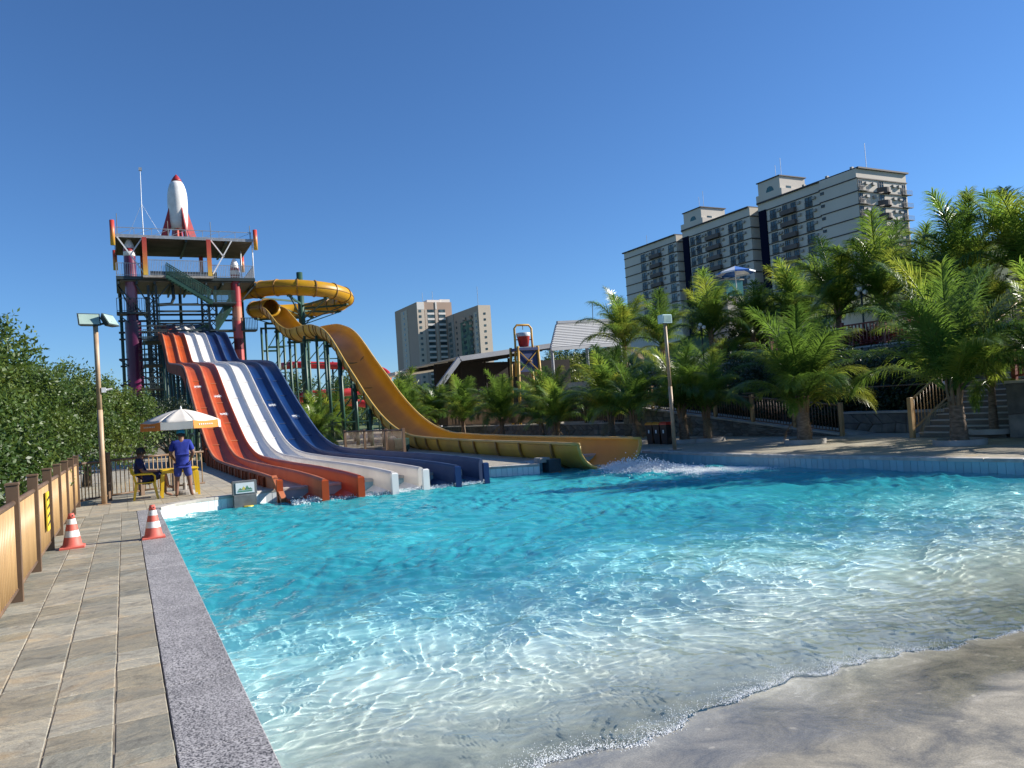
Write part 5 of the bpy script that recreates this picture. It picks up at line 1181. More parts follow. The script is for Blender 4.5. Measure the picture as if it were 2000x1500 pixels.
def palm(base, height, label, trunk=None, seed=0, lean=(0, 0), fat=1.0, nf=(6, 9, 9, 5), group='coconut palms', planter=False, spread=.86):
    rg = random.Random(seed * 17 + 3); b = Vector(base); th = trunk if trunk else height * .22; L = (height - th) / .98
    pr = thing('coconut_palm', b, label, 'palm', group)
    n = 12; pts = []; rs = []
    for i in range(n + 1):
        t = i / n; pts.append(b + Vector((lean[0] * t ** 1.5, lean[1] * t ** 1.5, th * t))); rs.append((.205 - .085 * t ** .6 + (.012 if i % 2 else 0)) * fat * min(1, .6 + L / 7))
    MB().tube(pts, rs, 14).build('trunk', 'trunk', pr, True)
    top = pts[-1]
    # leaf sheaths round the growing point
    m = MB()
    for k in range(9): a = k * 2.4; d = Vector((math.cos(a), math.sin(a), 0)); m.tube([top + d * rs[-1] * .8 + Vector((0, 0, -.25)), top + d * rs[-1] * 1.25 + Vector((0, 0, .15)), top + d * rs[-1] * 1.1 + Vector((0, 0, .5))], [.05, .045, .012], 5)
    m.build('leaf_sheath', 'dry', pr)
    sc = L / 3.0; ga = rg.uniform(0, 6.28); k = 0
    for cls, cnt in zip(('up', 'mid', 'out', 'low'), nf):
        for _ in range(cnt):
            a = ga + k * 2.39996 + rg.uniform(-.25, .25); k += 1
            me_ = rg.choice(FR[cls]); s_ = sc * rg.uniform(.82, 1.06) * (.92 if cls == 'low' else 1)
            inst('frond', me_, pr, top + Vector((math.cos(a) * .06, math.sin(a) * .06, {'up': .12, 'mid': .08, 'out': 0, 'low': -.08}[cls])), (rg.uniform(-.12, .12), rg.uniform(-.1, .1), a), (s_ * spread, s_ * spread, s_))
    for _ in range(rg.choice([0, 1, 1, 2])):
        a = rg.uniform(0, 6.28); s_ = sc * rg.uniform(.32, .45); inst('dead_frond', rg.choice(FR['dry']), pr, top + Vector((0, 0, -.12)), (rg.uniform(-.2, .2), rg.uniform(.1, .4), a), (s_, s_, s_))
    if planter:
        MB().lathe([(.60, -.003), (.60, .13), (.565, .14), (.53, .13), (.50, .06), (.0, .05)], b, 28, cap=False).build('planter_ring', 'conc', tag(thing('planter', b, 'round concrete planter ring round the ' + planter, 'planter', 'planter rings'), None), True)
    return pr
def toph(base, px, py): return ony(px, py, base[1]).z - base[2]
pA = onz(1875, 868); pB = onz(1573, 866); pC = onz(1383, 862); pD = onz(1245, 866); pE = onz(1330, 866)
palm(pA, 4.75, 'largest coconut palm, standing before the stone steps', 1.25, 1, (-.22, -.12), 1.15, (5, 8, 7, 0), planter='palm before the steps')
palm(pB, 4.3, 'coconut palm in a ring planter before the end of the ramp fence', 1.15, 2, (.02, 0), 1.15, (5, 8, 7, 0), planter='palm before the ramp fence')
palm(pE + Vector((.35, .2, 0)), 3.9, 'coconut palm right behind the lamp pole', 1.15, 3, (0, .05), 1.0, (5, 7, 7, 0), planter='palm behind the lamp pole')
palm(pC, 3.5, 'lower coconut palm before the ramp wall, right of the lamp pole', 1.0, 4, (0, 0), .9, (4, 7, 7, 0), planter='lower palm at the ramp wall')
palm(pD, 3.3, 'coconut palm beside the litter bins', 1.05, 5, (-.1, 0), .9, (4, 7, 6, 0), planter='palm beside the bins')
palm((18.7, 16.9, 0), 3.4, 'half hidden palm whose trunk shows just behind the planter ring', .95, 31, (0, 0), 1.0, (4, 7, 6, 0))
palm((20.9, 12.35, .1), 3.2, 'small dark palm standing at the foot of the boulder wall', 1.5, 32, (.05, 0), .75, (4, 5, 6, 4), planter='dark palm at the boulder wall')
palm((19.9, 10.2, 0), 4.3, 'coconut palm whose fronds reach in from the right picture edge', 1.4, 33, (0, 0), 1.0, (5, 9, 6, 0))
rowp = [(18.2, 26.5, 4.15, 'coconut palm right behind the mouth of the yellow slide'), (17.6, 30.0, 2.9, 'short coconut palm behind the yellow slide with clustered stems'), (19.4, 33.5, 4.2, 'coconut palm behind the dark pool box with bright upright fronds'),
        (20.0, 40.5, 3.8, 'coconut palm below the bucket tower in the row behind the yellow slide'), (20.3, 47, 4.1, 'coconut palm below the slanted pavilion beam'), (19.0, 55.5, 5.2, 'coconut palm nearest the yellow slide drop, left end of the row'),
        (19.6, 28.5, 3.5, 'coconut palm pressed against the slatted screen, right part of the row'), (20.6, 36.8, 3.3, 'darker coconut palm standing against the slatted screen in mid row'), (20.4, 52, 4.3, 'tall thin palm beside the pavilion post')]
for i, (x, y, h, lb) in enumerate(rowp): palm((x, y, 0), h, lb, h * .24, 40 + i, (0, 0), .9, (5, 8, 7, 0), group='palms behind the yellow slide')
for i, (x, y, h, lb) in enumerate([(11.3, 52, 3.4, 'palm growing between the blue lane and the yellow slide posts'), (9.9, 45, 2.7, 'small palm close beside the blue lane'), (13.5, 60, 4.2, 'palm behind the green posts of the yellow slide'), (16.5, 66, 4.8, 'palm under the far end of the yellow slide'), (10.6, 60, 4.0, 'palm in the shade behind the blue lane'), (17.5, 50, 3.5, 'palm right of the yellow slide drop at its foot')]):
    palm((x, y, 0), h, lb, h * .24, 60 + i, (0, 0), .9, (5, 8, 9, 6), group='palms under the slides')
# on the terrace: column in the picture, plane x, top row
for i, (px, X, pt, lb, nf) in enumerate([(1218, 30, 560, 'dark palm at the left end of the terrace, against the sky', (6, 8, 7, 3)), (1292, 29.5, 575, 'second palm from the left on the terrace', (5, 7, 7, 3)), (1388, 28.6, 535, 'terrace palm with a pale trunk below the blue umbrella', (6, 8, 7, 3)),
                                     (1470, 31, 545, 'terrace palm right of the blue umbrella', (6, 9, 9, 5)), (1560, 33, 500, 'terrace palm before the navy strip of the hotel', (6, 9, 9, 5)), (1640, 28.6, 462, 'tall terrace palm above the terrace fence', (6, 8, 7, 3)), (1728, 28.8, 418, 'tall terrace palm below the hotel corner', (6, 8, 7, 3)),
                                     (1885, 28.2, 372, 'tallest terrace palm, against the sky at the right', (6, 8, 7, 3)), (2012, 28.4, 335, 'terrace palm cut by the right picture edge', (5, 7, 6, 3)), (1800, 31, 440, 'terrace palm in shade between the two tall ones', (5, 7, 6, 3)), (1945, 27.9, 520, 'lower terrace palm above the red flowers at the right', (5, 9, 9, 6))]):
    q = onx(px, 650, X); hh = onx(px - 8, pt, X).z - 3.14
    palm((q.x, q.y, 3.14), hh, lb, hh * .34, 80 + i, (0, 0), .85, nf, group='palms on the upper terrace')

# ================================================================== LEAFY TREES
def foliage(name, blobs, nclump, per, size, mat, parent=None, seed=1, twig=.32, z_min=-9):
    rg = np.random.default_rng(seed); B = np.array([(*c, r) if not hasattr(r, '__len__') else (*c, r[0]) for c, r in blobs], float); A = B[:, 3] ** 2; bi = rg.choice(len(B), nclump, p=A / A.sum())
    d = rg.normal(size=(nclump, 3)); d /= np.linalg.norm(d, axis=1)[:, None]; d[:, 2] = np.where(d[:, 2] < -.4, -d[:, 2], d[:, 2])
    rr = B[bi, 3] * np.where(rg.random(nclump) < .75, rg.uniform(.8, 1.08, nclump), rg.uniform(.4, .8, nclump))
    C0 = B[bi, :3] + d * rr[:, None]; tw = d + rg.normal(0, .5, (nclump, 3)) + np.array([0, 0, .25]); tw /= np.linalg.norm(tw, axis=1)[:, None]
    ci = np.repeat(np.arange(nclump), per); N = len(ci); t = rg.uniform(-.5, 1, N)[:, None]
    P = C0[ci] + tw[ci] * t * twig + rg.normal(0, twig * .30, (N, 3))
    P = P[P[:, 2] > z_min]; ci = ci[:len(P)]; N = len(P)
    ax = tw[ci] * .5 + rg.normal(0, .7, (N, 3)) + np.array([0, 0, -.25]); ax /= np.linalg.norm(ax, axis=1)[:, None]
    nr = d[ci] * .6 + rg.normal(0, .55, (N, 3)) + np.array([0, 0, .55]); nr -= ax * (nr * ax).sum(1)[:, None]; nr /= np.linalg.norm(nr, axis=1)[:, None]
    sd = np.cross(ax, nr); s_ = (size * rg.uniform(.65, 1.3, N))[:, None]
    V = np.stack([P, P + ax * s_ * .45 + sd * s_ * .24 - nr * s_ * .04, P + ax * s_, P + ax * s_ * .45 - sd * s_ * .24 - nr * s_ * .04], 1).reshape(-1, 3)
    if parent: V = V - np.array(wl(parent))
    me = bpy.data.meshes.new(name); me.vertices.add(4 * N); me.vertices.foreach_set('co', V.ravel()); idx = np.arange(4 * N, dtype=np.int32)
    me.loops.add(4 * N); me.loops.foreach_set('vertex_index', idx); me.polygons.add(N); me.polygons.foreach_set('loop_start', idx[::4]); me.polygons.foreach_set('loop_total', np.full(N, 4)); me.update(); me.materials.append(MT[mat])
    o = bpy.data.objects.new(name, me); COL.objects.link(o)
    if parent: o.parent = parent
    return o
def tree(name, base, blobs, label, nclump, per, size, mat='treeleaf', seed=1, cat='tree', group=None, tr=.12, twig=.32):
    r = thing(name, base, label, cat, group); b = Vector(base); rg = random.Random(seed); m = MB(); top = b + Vector((0, 0, max(c[2] for c, _ in blobs) * .45))
    m.tube([b, b.lerp(top, .5) + Vector((.05, .03, 0)), top], [tr * 1.3, tr, tr * .7], 8)
    for c, rad in blobs: c = Vector(c); m.tube([b.lerp(top, rg.uniform(.5, .95)), (b.lerp(top, .9) + c) / 2 + Vector((0, 0, .15)), c + Vector((0, 0, rad * .4))], [tr * .5, tr * .32, tr * .1], 5)
    m.build('trunk', 'bark', r, True); foliage('crown', blobs, nclump, per, size, mat, r, seed, twig); return r
tree('hedge_tree', (-3.0, 10.2, -.06), [((-3.1, 10.2, 1.4), 1.25), ((-3.6, 10.6, 2.6), 1.1), ((-2.7, 9.6, .6), .9), ((-4.4, 9.5, 2.2), 1.2), ((-3.3, 11.4, 3.1), .8)], 'leafy green tree behind the path fence at the left picture edge', 560, 42, .105, seed=21)
tree('hedge_tree', (-3.1, 14.2, -.06), [((-3.0, 13.6, 1.5), 1.3), ((-3.3, 14.4, 2.7), 1.2), ((-2.4, 14.0, .7), .95), ((-3.8, 15.2, 3.5), 1.0), ((-2.9, 15.1, 3.2), .8), ((-4.6, 14, 2.6), 1.2)], 'tallest leafy tree of the hedge beside the path', 640, 44, .105, seed=22)
tree('hedge_tree', (-2.9, 18.2, -.06), [((-2.8, 17.8, 1.4), 1.25), ((-2.9, 18.6, 2.6), 1.15), ((-2.2, 18.2, .7), .9), ((-2.5, 19.3, 3.3), .8), ((-3.8, 19, 3.2), 1.0)], 'leafy hedge tree left of the floodlight pole', 560, 42, .11, seed=23)
tree('hedge_tree', (-2.5, 23.0, -.06), [((-2.4, 22.4, 1.3), 1.2), ((-2.2, 23.4, 2.4), 1.05), ((-1.5, 23.6, 1.2), .9), ((-2.9, 24, 2.9), .9), ((-1.1, 24.6, 2.2), .8)], 'leafy hedge tree just behind the floodlight pole', 520, 40, .11, seed=24)
tree('hedge_tree', (-1.2, 29.5, -.06), [((-1.2, 29, 1.3), 1.3), ((-.9, 30, 2.6), 1.1), ((.1, 29.8, 1.1), .95), ((-1.9, 30.2, 3.2), .9), ((.3, 31, 2.3), .8)], 'leafy tree beside the foot of the purple column', 480, 40, .12, seed=25)
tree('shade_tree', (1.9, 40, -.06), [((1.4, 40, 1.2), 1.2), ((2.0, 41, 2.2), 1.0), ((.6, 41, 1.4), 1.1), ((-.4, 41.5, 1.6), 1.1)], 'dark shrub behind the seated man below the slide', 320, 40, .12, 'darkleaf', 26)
# woods behind the tower and pavilion: one tree after the other
ft = [(-14, 108, 9.5, 6), (-4, 112, 8.5, 5.5), (5, 110, 7.5, 5), (13, 113, 7.4, 5), (22, 112, 8, 5), (31, 114, 8.2, 5.2), (40, 116, 7, 5), (52, 120, 7, 5), (66, 126, 10, 6), (80, 132, 11.5, 6), (95, 140, 14, 7), (-26, 105, 9, 6), (110, 180, 19, 8), (70, 165, 12, 7)]
dirs = ['left end', 'behind the purple column', 'under the racing slide', 'right of the racing slide', 'behind the red slide', 'behind the yellow coil pole', 'left of the brown tower block', 'below the brown tower block', 'right of the brown tower block', 'behind the bucket tower', 'above the louvred roof', 'at the far left', 'left below the hotel', 'above the pavilion roof']
for i, ((x, y, h, r_), dd) in enumerate(zip(ft, dirs)):
    g = float(hill(np.array(float(x)), np.array(float(y)))); g2 = max(g, -2.4)
    tree('far_tree', (x, y, g2), [((x, y, h - r_ * .6), r_ * .62), ((x - r_ * .55, y - 1, h - r_ * .95), r_ * .5), ((x + r_ * .55, y - .6, h - r_ * .9), r_ * .52), ((x + .4, y - 2.2, h - r_ * 1.2), r_ * .5)], 'distant broad tree ' + dd, 260, 34, .42, 'treeleaf', 130 + i, 'tree', 'distant trees', .3, 1.1)
# shrubs and hill trees behind the terrace palms
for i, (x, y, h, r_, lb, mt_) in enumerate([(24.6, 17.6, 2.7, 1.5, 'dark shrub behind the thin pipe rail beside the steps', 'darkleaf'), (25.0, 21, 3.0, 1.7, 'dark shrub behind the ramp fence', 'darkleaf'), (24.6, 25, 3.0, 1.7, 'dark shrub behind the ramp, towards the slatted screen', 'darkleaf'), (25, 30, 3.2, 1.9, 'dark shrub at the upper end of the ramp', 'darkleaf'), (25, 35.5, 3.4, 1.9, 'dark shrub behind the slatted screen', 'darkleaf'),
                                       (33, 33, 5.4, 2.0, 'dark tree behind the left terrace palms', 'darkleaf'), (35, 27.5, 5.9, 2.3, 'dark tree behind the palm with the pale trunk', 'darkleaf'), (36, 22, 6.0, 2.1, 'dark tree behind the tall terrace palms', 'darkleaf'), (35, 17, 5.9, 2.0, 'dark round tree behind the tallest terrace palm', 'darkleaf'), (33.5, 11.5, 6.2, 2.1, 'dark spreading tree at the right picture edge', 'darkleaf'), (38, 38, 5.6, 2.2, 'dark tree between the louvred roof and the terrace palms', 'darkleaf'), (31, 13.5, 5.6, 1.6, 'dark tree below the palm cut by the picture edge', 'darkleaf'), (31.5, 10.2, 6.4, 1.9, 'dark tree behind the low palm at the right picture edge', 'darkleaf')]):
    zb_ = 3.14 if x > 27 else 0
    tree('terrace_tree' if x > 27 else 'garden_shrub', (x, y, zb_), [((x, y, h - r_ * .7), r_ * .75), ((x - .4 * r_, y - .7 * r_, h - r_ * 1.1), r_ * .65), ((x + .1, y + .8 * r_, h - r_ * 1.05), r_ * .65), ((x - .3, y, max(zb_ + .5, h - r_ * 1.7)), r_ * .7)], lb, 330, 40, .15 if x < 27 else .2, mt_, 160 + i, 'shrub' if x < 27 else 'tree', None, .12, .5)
# red-leaved plants under the terrace fence
for i, (y, lb) in enumerate([(21.2, 'red leaved plants along the foot of the terrace fence'), (10.6, 'red leaved plants on the terrace at the right picture edge')]):
    r = thing('red_plants', (27.6, y, 3.14), lb, 'plant', 'red plants on the terrace')
    MB().box(27.42, 27.98, y - 2.6, y + 2.6, 3.14, 3.3).build('soil_bed', 'soil', r)
    foliage('leaves', [((27.62, y - 2.2 + k * .55, 3.5), .34) for k in range(9)], 170, 24, .16, 'redleaf', r, 190 + i, .25)

# ================================================================== PAVILION, LOUVRED ROOF, BUCKET TOWER
pv = thing('pavilion', (24, 60, 0), 'open pavilion with a slanted pale roof beam behind the palms', 'pavilion')
A, B_, C_ = ony(856, 757, 60), ony(897, 701, 60), ony(1110, 670, 60)
MB().tube([(A.x, 60, 0), A], .16, 8).build('post', 'pframe', pv)
for a, b in ((A, B_), (B_, C_)): MB().bar(a, b, .35, .42).build('roof_beam', 'pframe', pv)
MB().prism([B_ + Vector((0, .2, .22)), C_ + Vector((0, .2, .22)), C_ + Vector((0, .2, .13)), B_ + Vector((.03, .2, .12))], (0, 16, 0)).build('roof', 'proof', pv)
for k in range(6):
    y = 62.5 + k * 2.5; MB().bar((B_.x, y, B_.z - .15), (C_.x, y, C_.z - .15), .12, .25).build('rafter', 'pdark', pv)
MB().box(A.x + 2.4, C_.x + 4, 66.5, 66.8, 0, 6.3).build('back_wall', 'pdark', pv)
for k in range(5): MB().tube([(26 + k * 2.6, 66, 0), (26 + k * 2.6, 66, 6.0 + k * .2)], .12, 8).build('column', 'pdark', pv)
MB().box(26, 38, 62, 62.25, 3.3, 3.5).build('rail_beam', 'green', pv)
sr = thing('side_roof', (20, 74, 0), 'low pale flat roof left of the pavilion', 'roof')
a, b = ony(772, 733, 74), ony(890, 716, 74)
MB().prism([a, b, b + Vector((0, 0, .35)), a + Vector((0, 0, .35))], (0, 9, 0)).build('roof', 'flatw', sr)
for x in (a.x + .5, b.x - .4): MB().tube([(x, 75, 0), (x, 75, a.z + .1)], .14, 8).build('post', 'pframe', sr)
lv = thing('louvred_roof', (31, 52, 0), 'sloping roof screen of pale slats between the bucket tower and the palms', 'roof')
a, b, c, d = ony(1076, 682, 51), ony(1088, 632, 53.5), ony(1215, 626, 53.5), ony(1215, 672, 51)
for k in range(15):
    t_ = (k + .5) / 15; MB().bar(a.lerp(b, t_), d.lerp(c, t_), .16, .05, up=(0, -.6, .8)).build('slat', 'louv', lv)
for k in range(5):
    t_ = k / 4; MB().bar(a.lerp(d, t_) + Vector((0, .06, -.04)), b.lerp(c, t_) + Vector((0, .06, -.04)), .1, .12).build('rib', 'pframe', lv)
MB().bar(b + Vector((0, 0, .1)), c + Vector((0, 0, .1)), .25, .2).build('ridge', 'pframe', lv); MB().bar(a, d, .22, .26).build('eave', 'proof', lv)
MB().prism([a + Vector((0, .25, -.05)), b + Vector((0, .25, -.05)), c + Vector((0, .25, -.05)), d + Vector((0, .25, -.05))], (0, .05, 0)).build('backing', 'pdark', lv)
for t_ in (.02, .5, .98): p = a.lerp(d, t_); MB().tube([(p.x, p.y + .1, 0), p + Vector((0, .1, -.1))], .13, 8).build('post', 'pframe', lv)
MB().tube([ony(1158, 628, 53.5), ony(1157, 592, 53.5)], .03, 5).build('antenna', 'dark', lv)
bt = thing('bucket_tower', (26.9, 50, 0), 'yellow and blue play tower with a red tipping bucket on top', 'play tower')
xl, xr, zt = 26.25, 27.7, 7.85
MB().tube([(xl - .12, 50, 4.0), (xl, 50, 6.4), (xl, 50, zt - .25), (xl + .22, 50, zt), (xr - .22, 50, zt), (xr, 50, zt - .25), (xr, 50, 6.4), (xr + .12, 50, 4.0)], .085, 8).build('hoop', 'ybar', bt, True)
for x, dx in ((xl - .1, -.25), (xr + .1, .25)):
    for y in (49.4, 50.6): MB().tube([(x + dx, y, 0), (x, y, 6.2)], .11, 8).build('leg', 'ybar', bt, True)
MB().lathe([(.36, 6.22), (.52, 7.15), (.55, 7.2), (.5, 7.22)], ((xl + xr) / 2, 50, 0), 18).build('bucket', 'bucket', bt, True)
MB().lathe([(.51, 6.98), (.555, 7.22), (.50, 7.26)], ((xl + xr) / 2, 50, 0), 18, cap=False).build('bucket_rim', 'bwater', bt, True)
MB().bar((xl, 50, 6.75), (xr, 50, 6.75), .07).build('axle', 'dark', bt); MB().tube([((xl + xr) / 2, 50, zt), ((xl + xr) / 2, 50, zt - .35)], .025, 6).build('spout', 'dark', bt)
MB().box(xl - .15, xr + .15, 49.3, 50.7, 5.9, 6.1).build('platform', 'bbar', bt); MB().box(xl - .05, xr + .05, 49.42, 49.48, 4.3, 5.88).build('panel', 'bbar', bt)
MB().bar((xl, 49.38, 4.4), (xr, 49.38, 5.8), .06).bar((xr, 49.36, 4.4), (xl, 49.36, 5.8), .06).build('cross_brace', 'ybar', bt); MB().lathe([(.2, 0), (.2, .05)], ((xl + xr) / 2, 49.3, 5.05), 12).build('boss', 'ybar', bt)
MB().box(xl - .1, xr + .1, 49.35, 50.6, 2.6, 2.8).build('lower_platform', 'bbar', bt)
# blue and white sunshade on the hill, globe lamps
q = onx(1437, 545, 44); su = thing('beach_umbrella', (q.x, q.y, 3.2), 'blue and white striped parasol before the hotel', 'parasol'); zt = onx(1437, 519, 44).z; zr = onx(1437, 532, 44).z; rr = 1.55
for k in range(8):
    a0, a1 = R(45 * k), R(45 * k + 45); c = Vector((q.x, q.y, 0))
    o = MB().add([c + Vector((0, 0, zt)), c + Vector((rr * math.cos(a0), rr * math.sin(a0), zr)), c + Vector((rr * math.cos(a1), rr * math.sin(a1), zr)), c + Vector((rr * math.cos(a0), rr * math.sin(a0), zr - .12)), c + Vector((rr * math.cos(a1), rr * math.sin(a1), zr - .12))], [(0, 1, 2), (1, 3, 4, 2)]).build('canopy_panel', 'umbb' if k % 2 else 'umbw', su)
    sm = o.modifiers.new('t', 'SOLIDIFY'); sm.thickness = .02
MB().tube([(q.x, q.y, 3.14), (q.x, q.y, zt)], .04, 6).build('pole', 'whitep', su)
ks = thing('glass_kiosk', (q.x - 1.5, q.y + 3, 3.14), 'pale green glass kiosk roof under the striped parasol', 'kiosk'); zk = onx(1430, 540, 47).z
MB().box(q.x - .6, q.x + 1.2, q.y + .5, q.y + 2.6, zk - 2.2, zk - .9).build('glass_wall', 'archg', ks); MB().box(q.x - .7, q.x + 1.3, q.y + .4, q.y + 2.7, zk - .89, zk - .8).build('roof', 'conc', ks); MB().box(q.x - .6, q.x + 1.2, q.y + .5, q.y + 2.6, 3.14, zk - 2.21).build('base', 'creamb', ks)
for i, (px, py, lb) in enumerate([(1370, 640, 'lamp with white globes among the left terrace palms'), (1682, 572, 'lamp with white globes between the tall terrace palms')]):
    q = onx(px, py, 27.9); gl = thing('globe_lamp', (q.x, q.y, 3.14), lb, 'lamp post', 'globe lamps on the terrace'); MB().tube([(q.x, q.y, 3.14), (q.x, q.y, q.z + .05)], .04, 8).build('pole', 'dark', gl, True)
    for dx, dy, dz in ((0, .19, 0), (0, -.19, 0), (-.07, 0, .16)):
        MB().lathe([(.01, -.11), (.06, -.09), (.105, -.03), (.11, .03), (.07, .085), (.01, .11)], (q.x + dx, q.y + dy, q.z + dz), 14).build('globe', 'globe', gl, True)
        MB().bar((q.x, q.y, q.z - .2), (q.x + dx, q.y + dy, q.z + dz - .14), .03).build('arm', 'dark', gl)

# ================================================================== HOTEL ON THE HILL
ht = thing('hotel', (150, 158, 0), 'long cream hotel with stepped blocks and dark floor ledges on the hill', 'building')
blocks = [(150, 166.5, 113.7, 144.2, 50.4), (149.8, 166, 147, 174.2, 50.5), (149.7, 165, 177, 203.5, 50.2)]
for i, (x0, x1, y0, y1, zt) in enumerate(blocks):
    w_ = MB().box(x0, x1, y0, y1, 8, zt).build('wall_block', 'cream', ht); MB().box(x0 - .5, x1 + .5, y0 - (.5 if i == 0 else -.01), y1 + (.5 if i == 2 else -.01), zt + .003, zt + .35).build('roof_cap', 'ledge', ht)
MB().box(149.2, 149.999, 113.703, 123.8, 8, 50.398).build('wall_bay', 'cream', ht)
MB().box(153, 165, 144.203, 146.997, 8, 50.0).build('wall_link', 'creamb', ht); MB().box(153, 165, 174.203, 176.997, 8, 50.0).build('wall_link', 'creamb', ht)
MB().box(149.85, 158, 135.8, 144.4, 50.3, 52.6).build('parapet_wall', 'cream', ht); MB().box(149.65, 158, 164.9, 174.4, 50.3, 52.5).build('parapet_wall', 'cream', ht)
MB().box(149.7, 149.998, 141.4, 143.9, 8, 48.5).build('navy_strip', 'navyb', ht); MB().box(149.5, 149.798, 171.4, 173.9, 8, 48.6).build('navy_strip', 'navyb', ht)
for (y0, y1, zt, x0) in ((136.3, 143.6, 55.7, 149.95), (165.4, 173.0, 55.5, 149.75)):
    p = MB().box(x0, x0 + 9, y0, y1, 50.3, zt).build('penthouse', 'cream', ht); MB().box(x0 - .3, x0 + 9.3, y0 - .3, y1 + .3, zt + .003, zt + .25).build('penthouse_roof', 'ledge', p)
    yc_ = (y0 + y1) / 2 - .3; m = MB(); arc = [(x0 - .06, yc_ + 1.3 * math.cos(R(a)), zt - 3.2 + 1.5 * math.sin(R(a))) for a in range(0, 181, 15)]; arc = [(x0 - .06, yc_ + 1.3, zt - 4.0)] + arc + [(x0 - .06, yc_ - 1.3, zt - 4.0)]
    m.prism(arc, (.05, 0, 0)).build('arch_window', 'archg', p)
    for k in (-.5, 0, .5): MB().box(x0 - .09, x0 - .062, yc_ + k * 1.6 - .04, yc_ + k * 1.6 + .04, zt - 4, zt - 1.9).build('mullion', 'frame', p)
    MB().box(x0 + 2.2, x0 + 3.9, y0 - .05, y0 - .001, zt - 3.9, zt - 2.3).build('window', 'glass', p)
    for k, hh in ((0, 5.5), (1.8, 4.2)): MB().tube([(x0 + 3, y0 + 2 + k, zt + .2), (x0 + 3, y0 + 2 + k, zt + hh)], .06, 5).build('antenna', 'galv', p)
for y, hh in ((116, 7), (199, 5)): MB().tube([(156, y, 50), (156, y, 50.6 + hh)], .07, 5).build('antenna', 'galv', ht)
for k in range(10): y = 116 + k * 2.3; MB().box(151, 151.7, y, y + .6, 50.76, 51.2 + .5 * (k % 3 == 0)).build('roof_unit', 'ac', ht)
# windows: french windows, loggias and small vents on the long side, floor by floor
wm = {}
def win(x, y, z, wd, hg, parent=ht, face='x'):
    k = (wd, hg, face)
    if k not in wm:
        fr = MB(); g = MB(); a = wd / 2; t_ = .07
        bx = (lambda m, u0, u1, d0, d1, z0, z1: m.box(-d1, -d0, u0, u1, z0, z1)) if face == 'x' else (lambda m, u0, u1, d0, d1, z0, z1: m.box(u0, u1, -d1, -d0, z0, z1))
        bx(g, -a, a, .005, .04, 0, hg)
        for u0, u1 in ((-a - t_, -a + .01), (a - .01, a + t_), (-.04, .04)): bx(fr, u0, u1, .0415, .12, -t_, hg + t_)
        bx(fr, -a - t_ * .9, a + t_ * .9, .0425, .115, -t_, .01); bx(fr, -a - t_ * .9, a + t_ * .9, .0425, .115, hg - .01, hg + t_); bx(fr, -a, a, .043, .11, hg * .62, hg * .62 + .06)
        if hg > 1.6:
            bx(fr, -a - .12, a + .12, .3, .36, .95, 1.02); bx(fr, -a - .12, a + .12, .08, .36, -.12, -.04)
            for i in range(7): u = -a + wd * i / 6; bx(fr, u - .02, u + .02, .31, .35, -.04, .96)
        wm[k] = (g.mesh('window', 'glass'), fr.mesh('frame', 'frame'))
    o = inst('window', wm[k][0], parent, (x, y, z)); f = bpy.data.objects.new('frame', wm[k][1]); COL.objects.link(f); f.parent = o
    return o
acm = MB().box(-.5, 0, -.45, .45, -.3, .3).mesh('air_conditioner', 'ac')
lay = [(0, 150.0, [(139.2, 1.9), (127.9, 2.0)], (131.6, 136.2), [(123.2, .9)]), (1, 149.8, [(169.9, 1.6), (167.2, 1.8), (154.2, 1.6), (151.0, 2.2)], (158.2, 163.6), []), (2, 149.7, [(193.4, 2.2), (179.6, 2.2)], (184.2, 189.3), [])]
for b, X_, wins, bal_, vents in lay:
    y0, y1 = blocks[b][2], blocks[b][3]
    for k in range(8):
        zl = 48.25 - 2.98 * k; zf = zl - 2.98                    # ledge above, floor below
        ya = y0 + (10.3 if b == 0 else -.2); yb = y1 - (2.9 if b < 2 else .0)
        MB().box(X_ - .22, X_ - .001, ya, yb, zl - .11, zl + .11).build('ledge', 'ledge', ht)
        if b == 0: MB().box(149.02, 149.199, 113.5, 124.0, zl - .11, zl + .11).build('ledge', 'ledge', ht); MB().box(149.203, 166.6, 113.45, 113.699, zl - .11, zl + .11).build('ledge', 'ledge', ht)
        else: MB().box(X_ - .001, 152.999, y0 - .2, y0 - .001, zl - .11, zl + .11).build('ledge', 'ledge', ht)
        for y, wd in wins:
            win(X_, y, zf + .35, wd, 2.15)
            inst('air_conditioner', acm, ht, (X_ - .001, y - wd / 2 - .75, zf + 1.9))
        ym = (bal_[0] + bal_[1]) / 2; wd = bal_[1] - bal_[0]
        MB().box(X_ - 1.15, X_ - .223, bal_[0], bal_[1], zf + .05, zf + 1.15).build('balcony', 'balc', ht)
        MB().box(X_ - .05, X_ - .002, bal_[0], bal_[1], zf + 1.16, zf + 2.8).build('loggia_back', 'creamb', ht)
        win(X_ - .05, bal_[0] + wd * .22, zf + 1.2, 1.3, 1.35); win(X_ - .05, bal_[1] - wd * .2, zf + 1.2, 1.3, 1.35)
        for u in (bal_[0] - .8, bal_[1] + .75): inst('air_conditioner', acm, ht, (X_ - .001, u, zf + 2.0))
        for y, wd in vents: win(149.2 if y < 123.8 else X_, y, zf + 1.75, wd, .55)
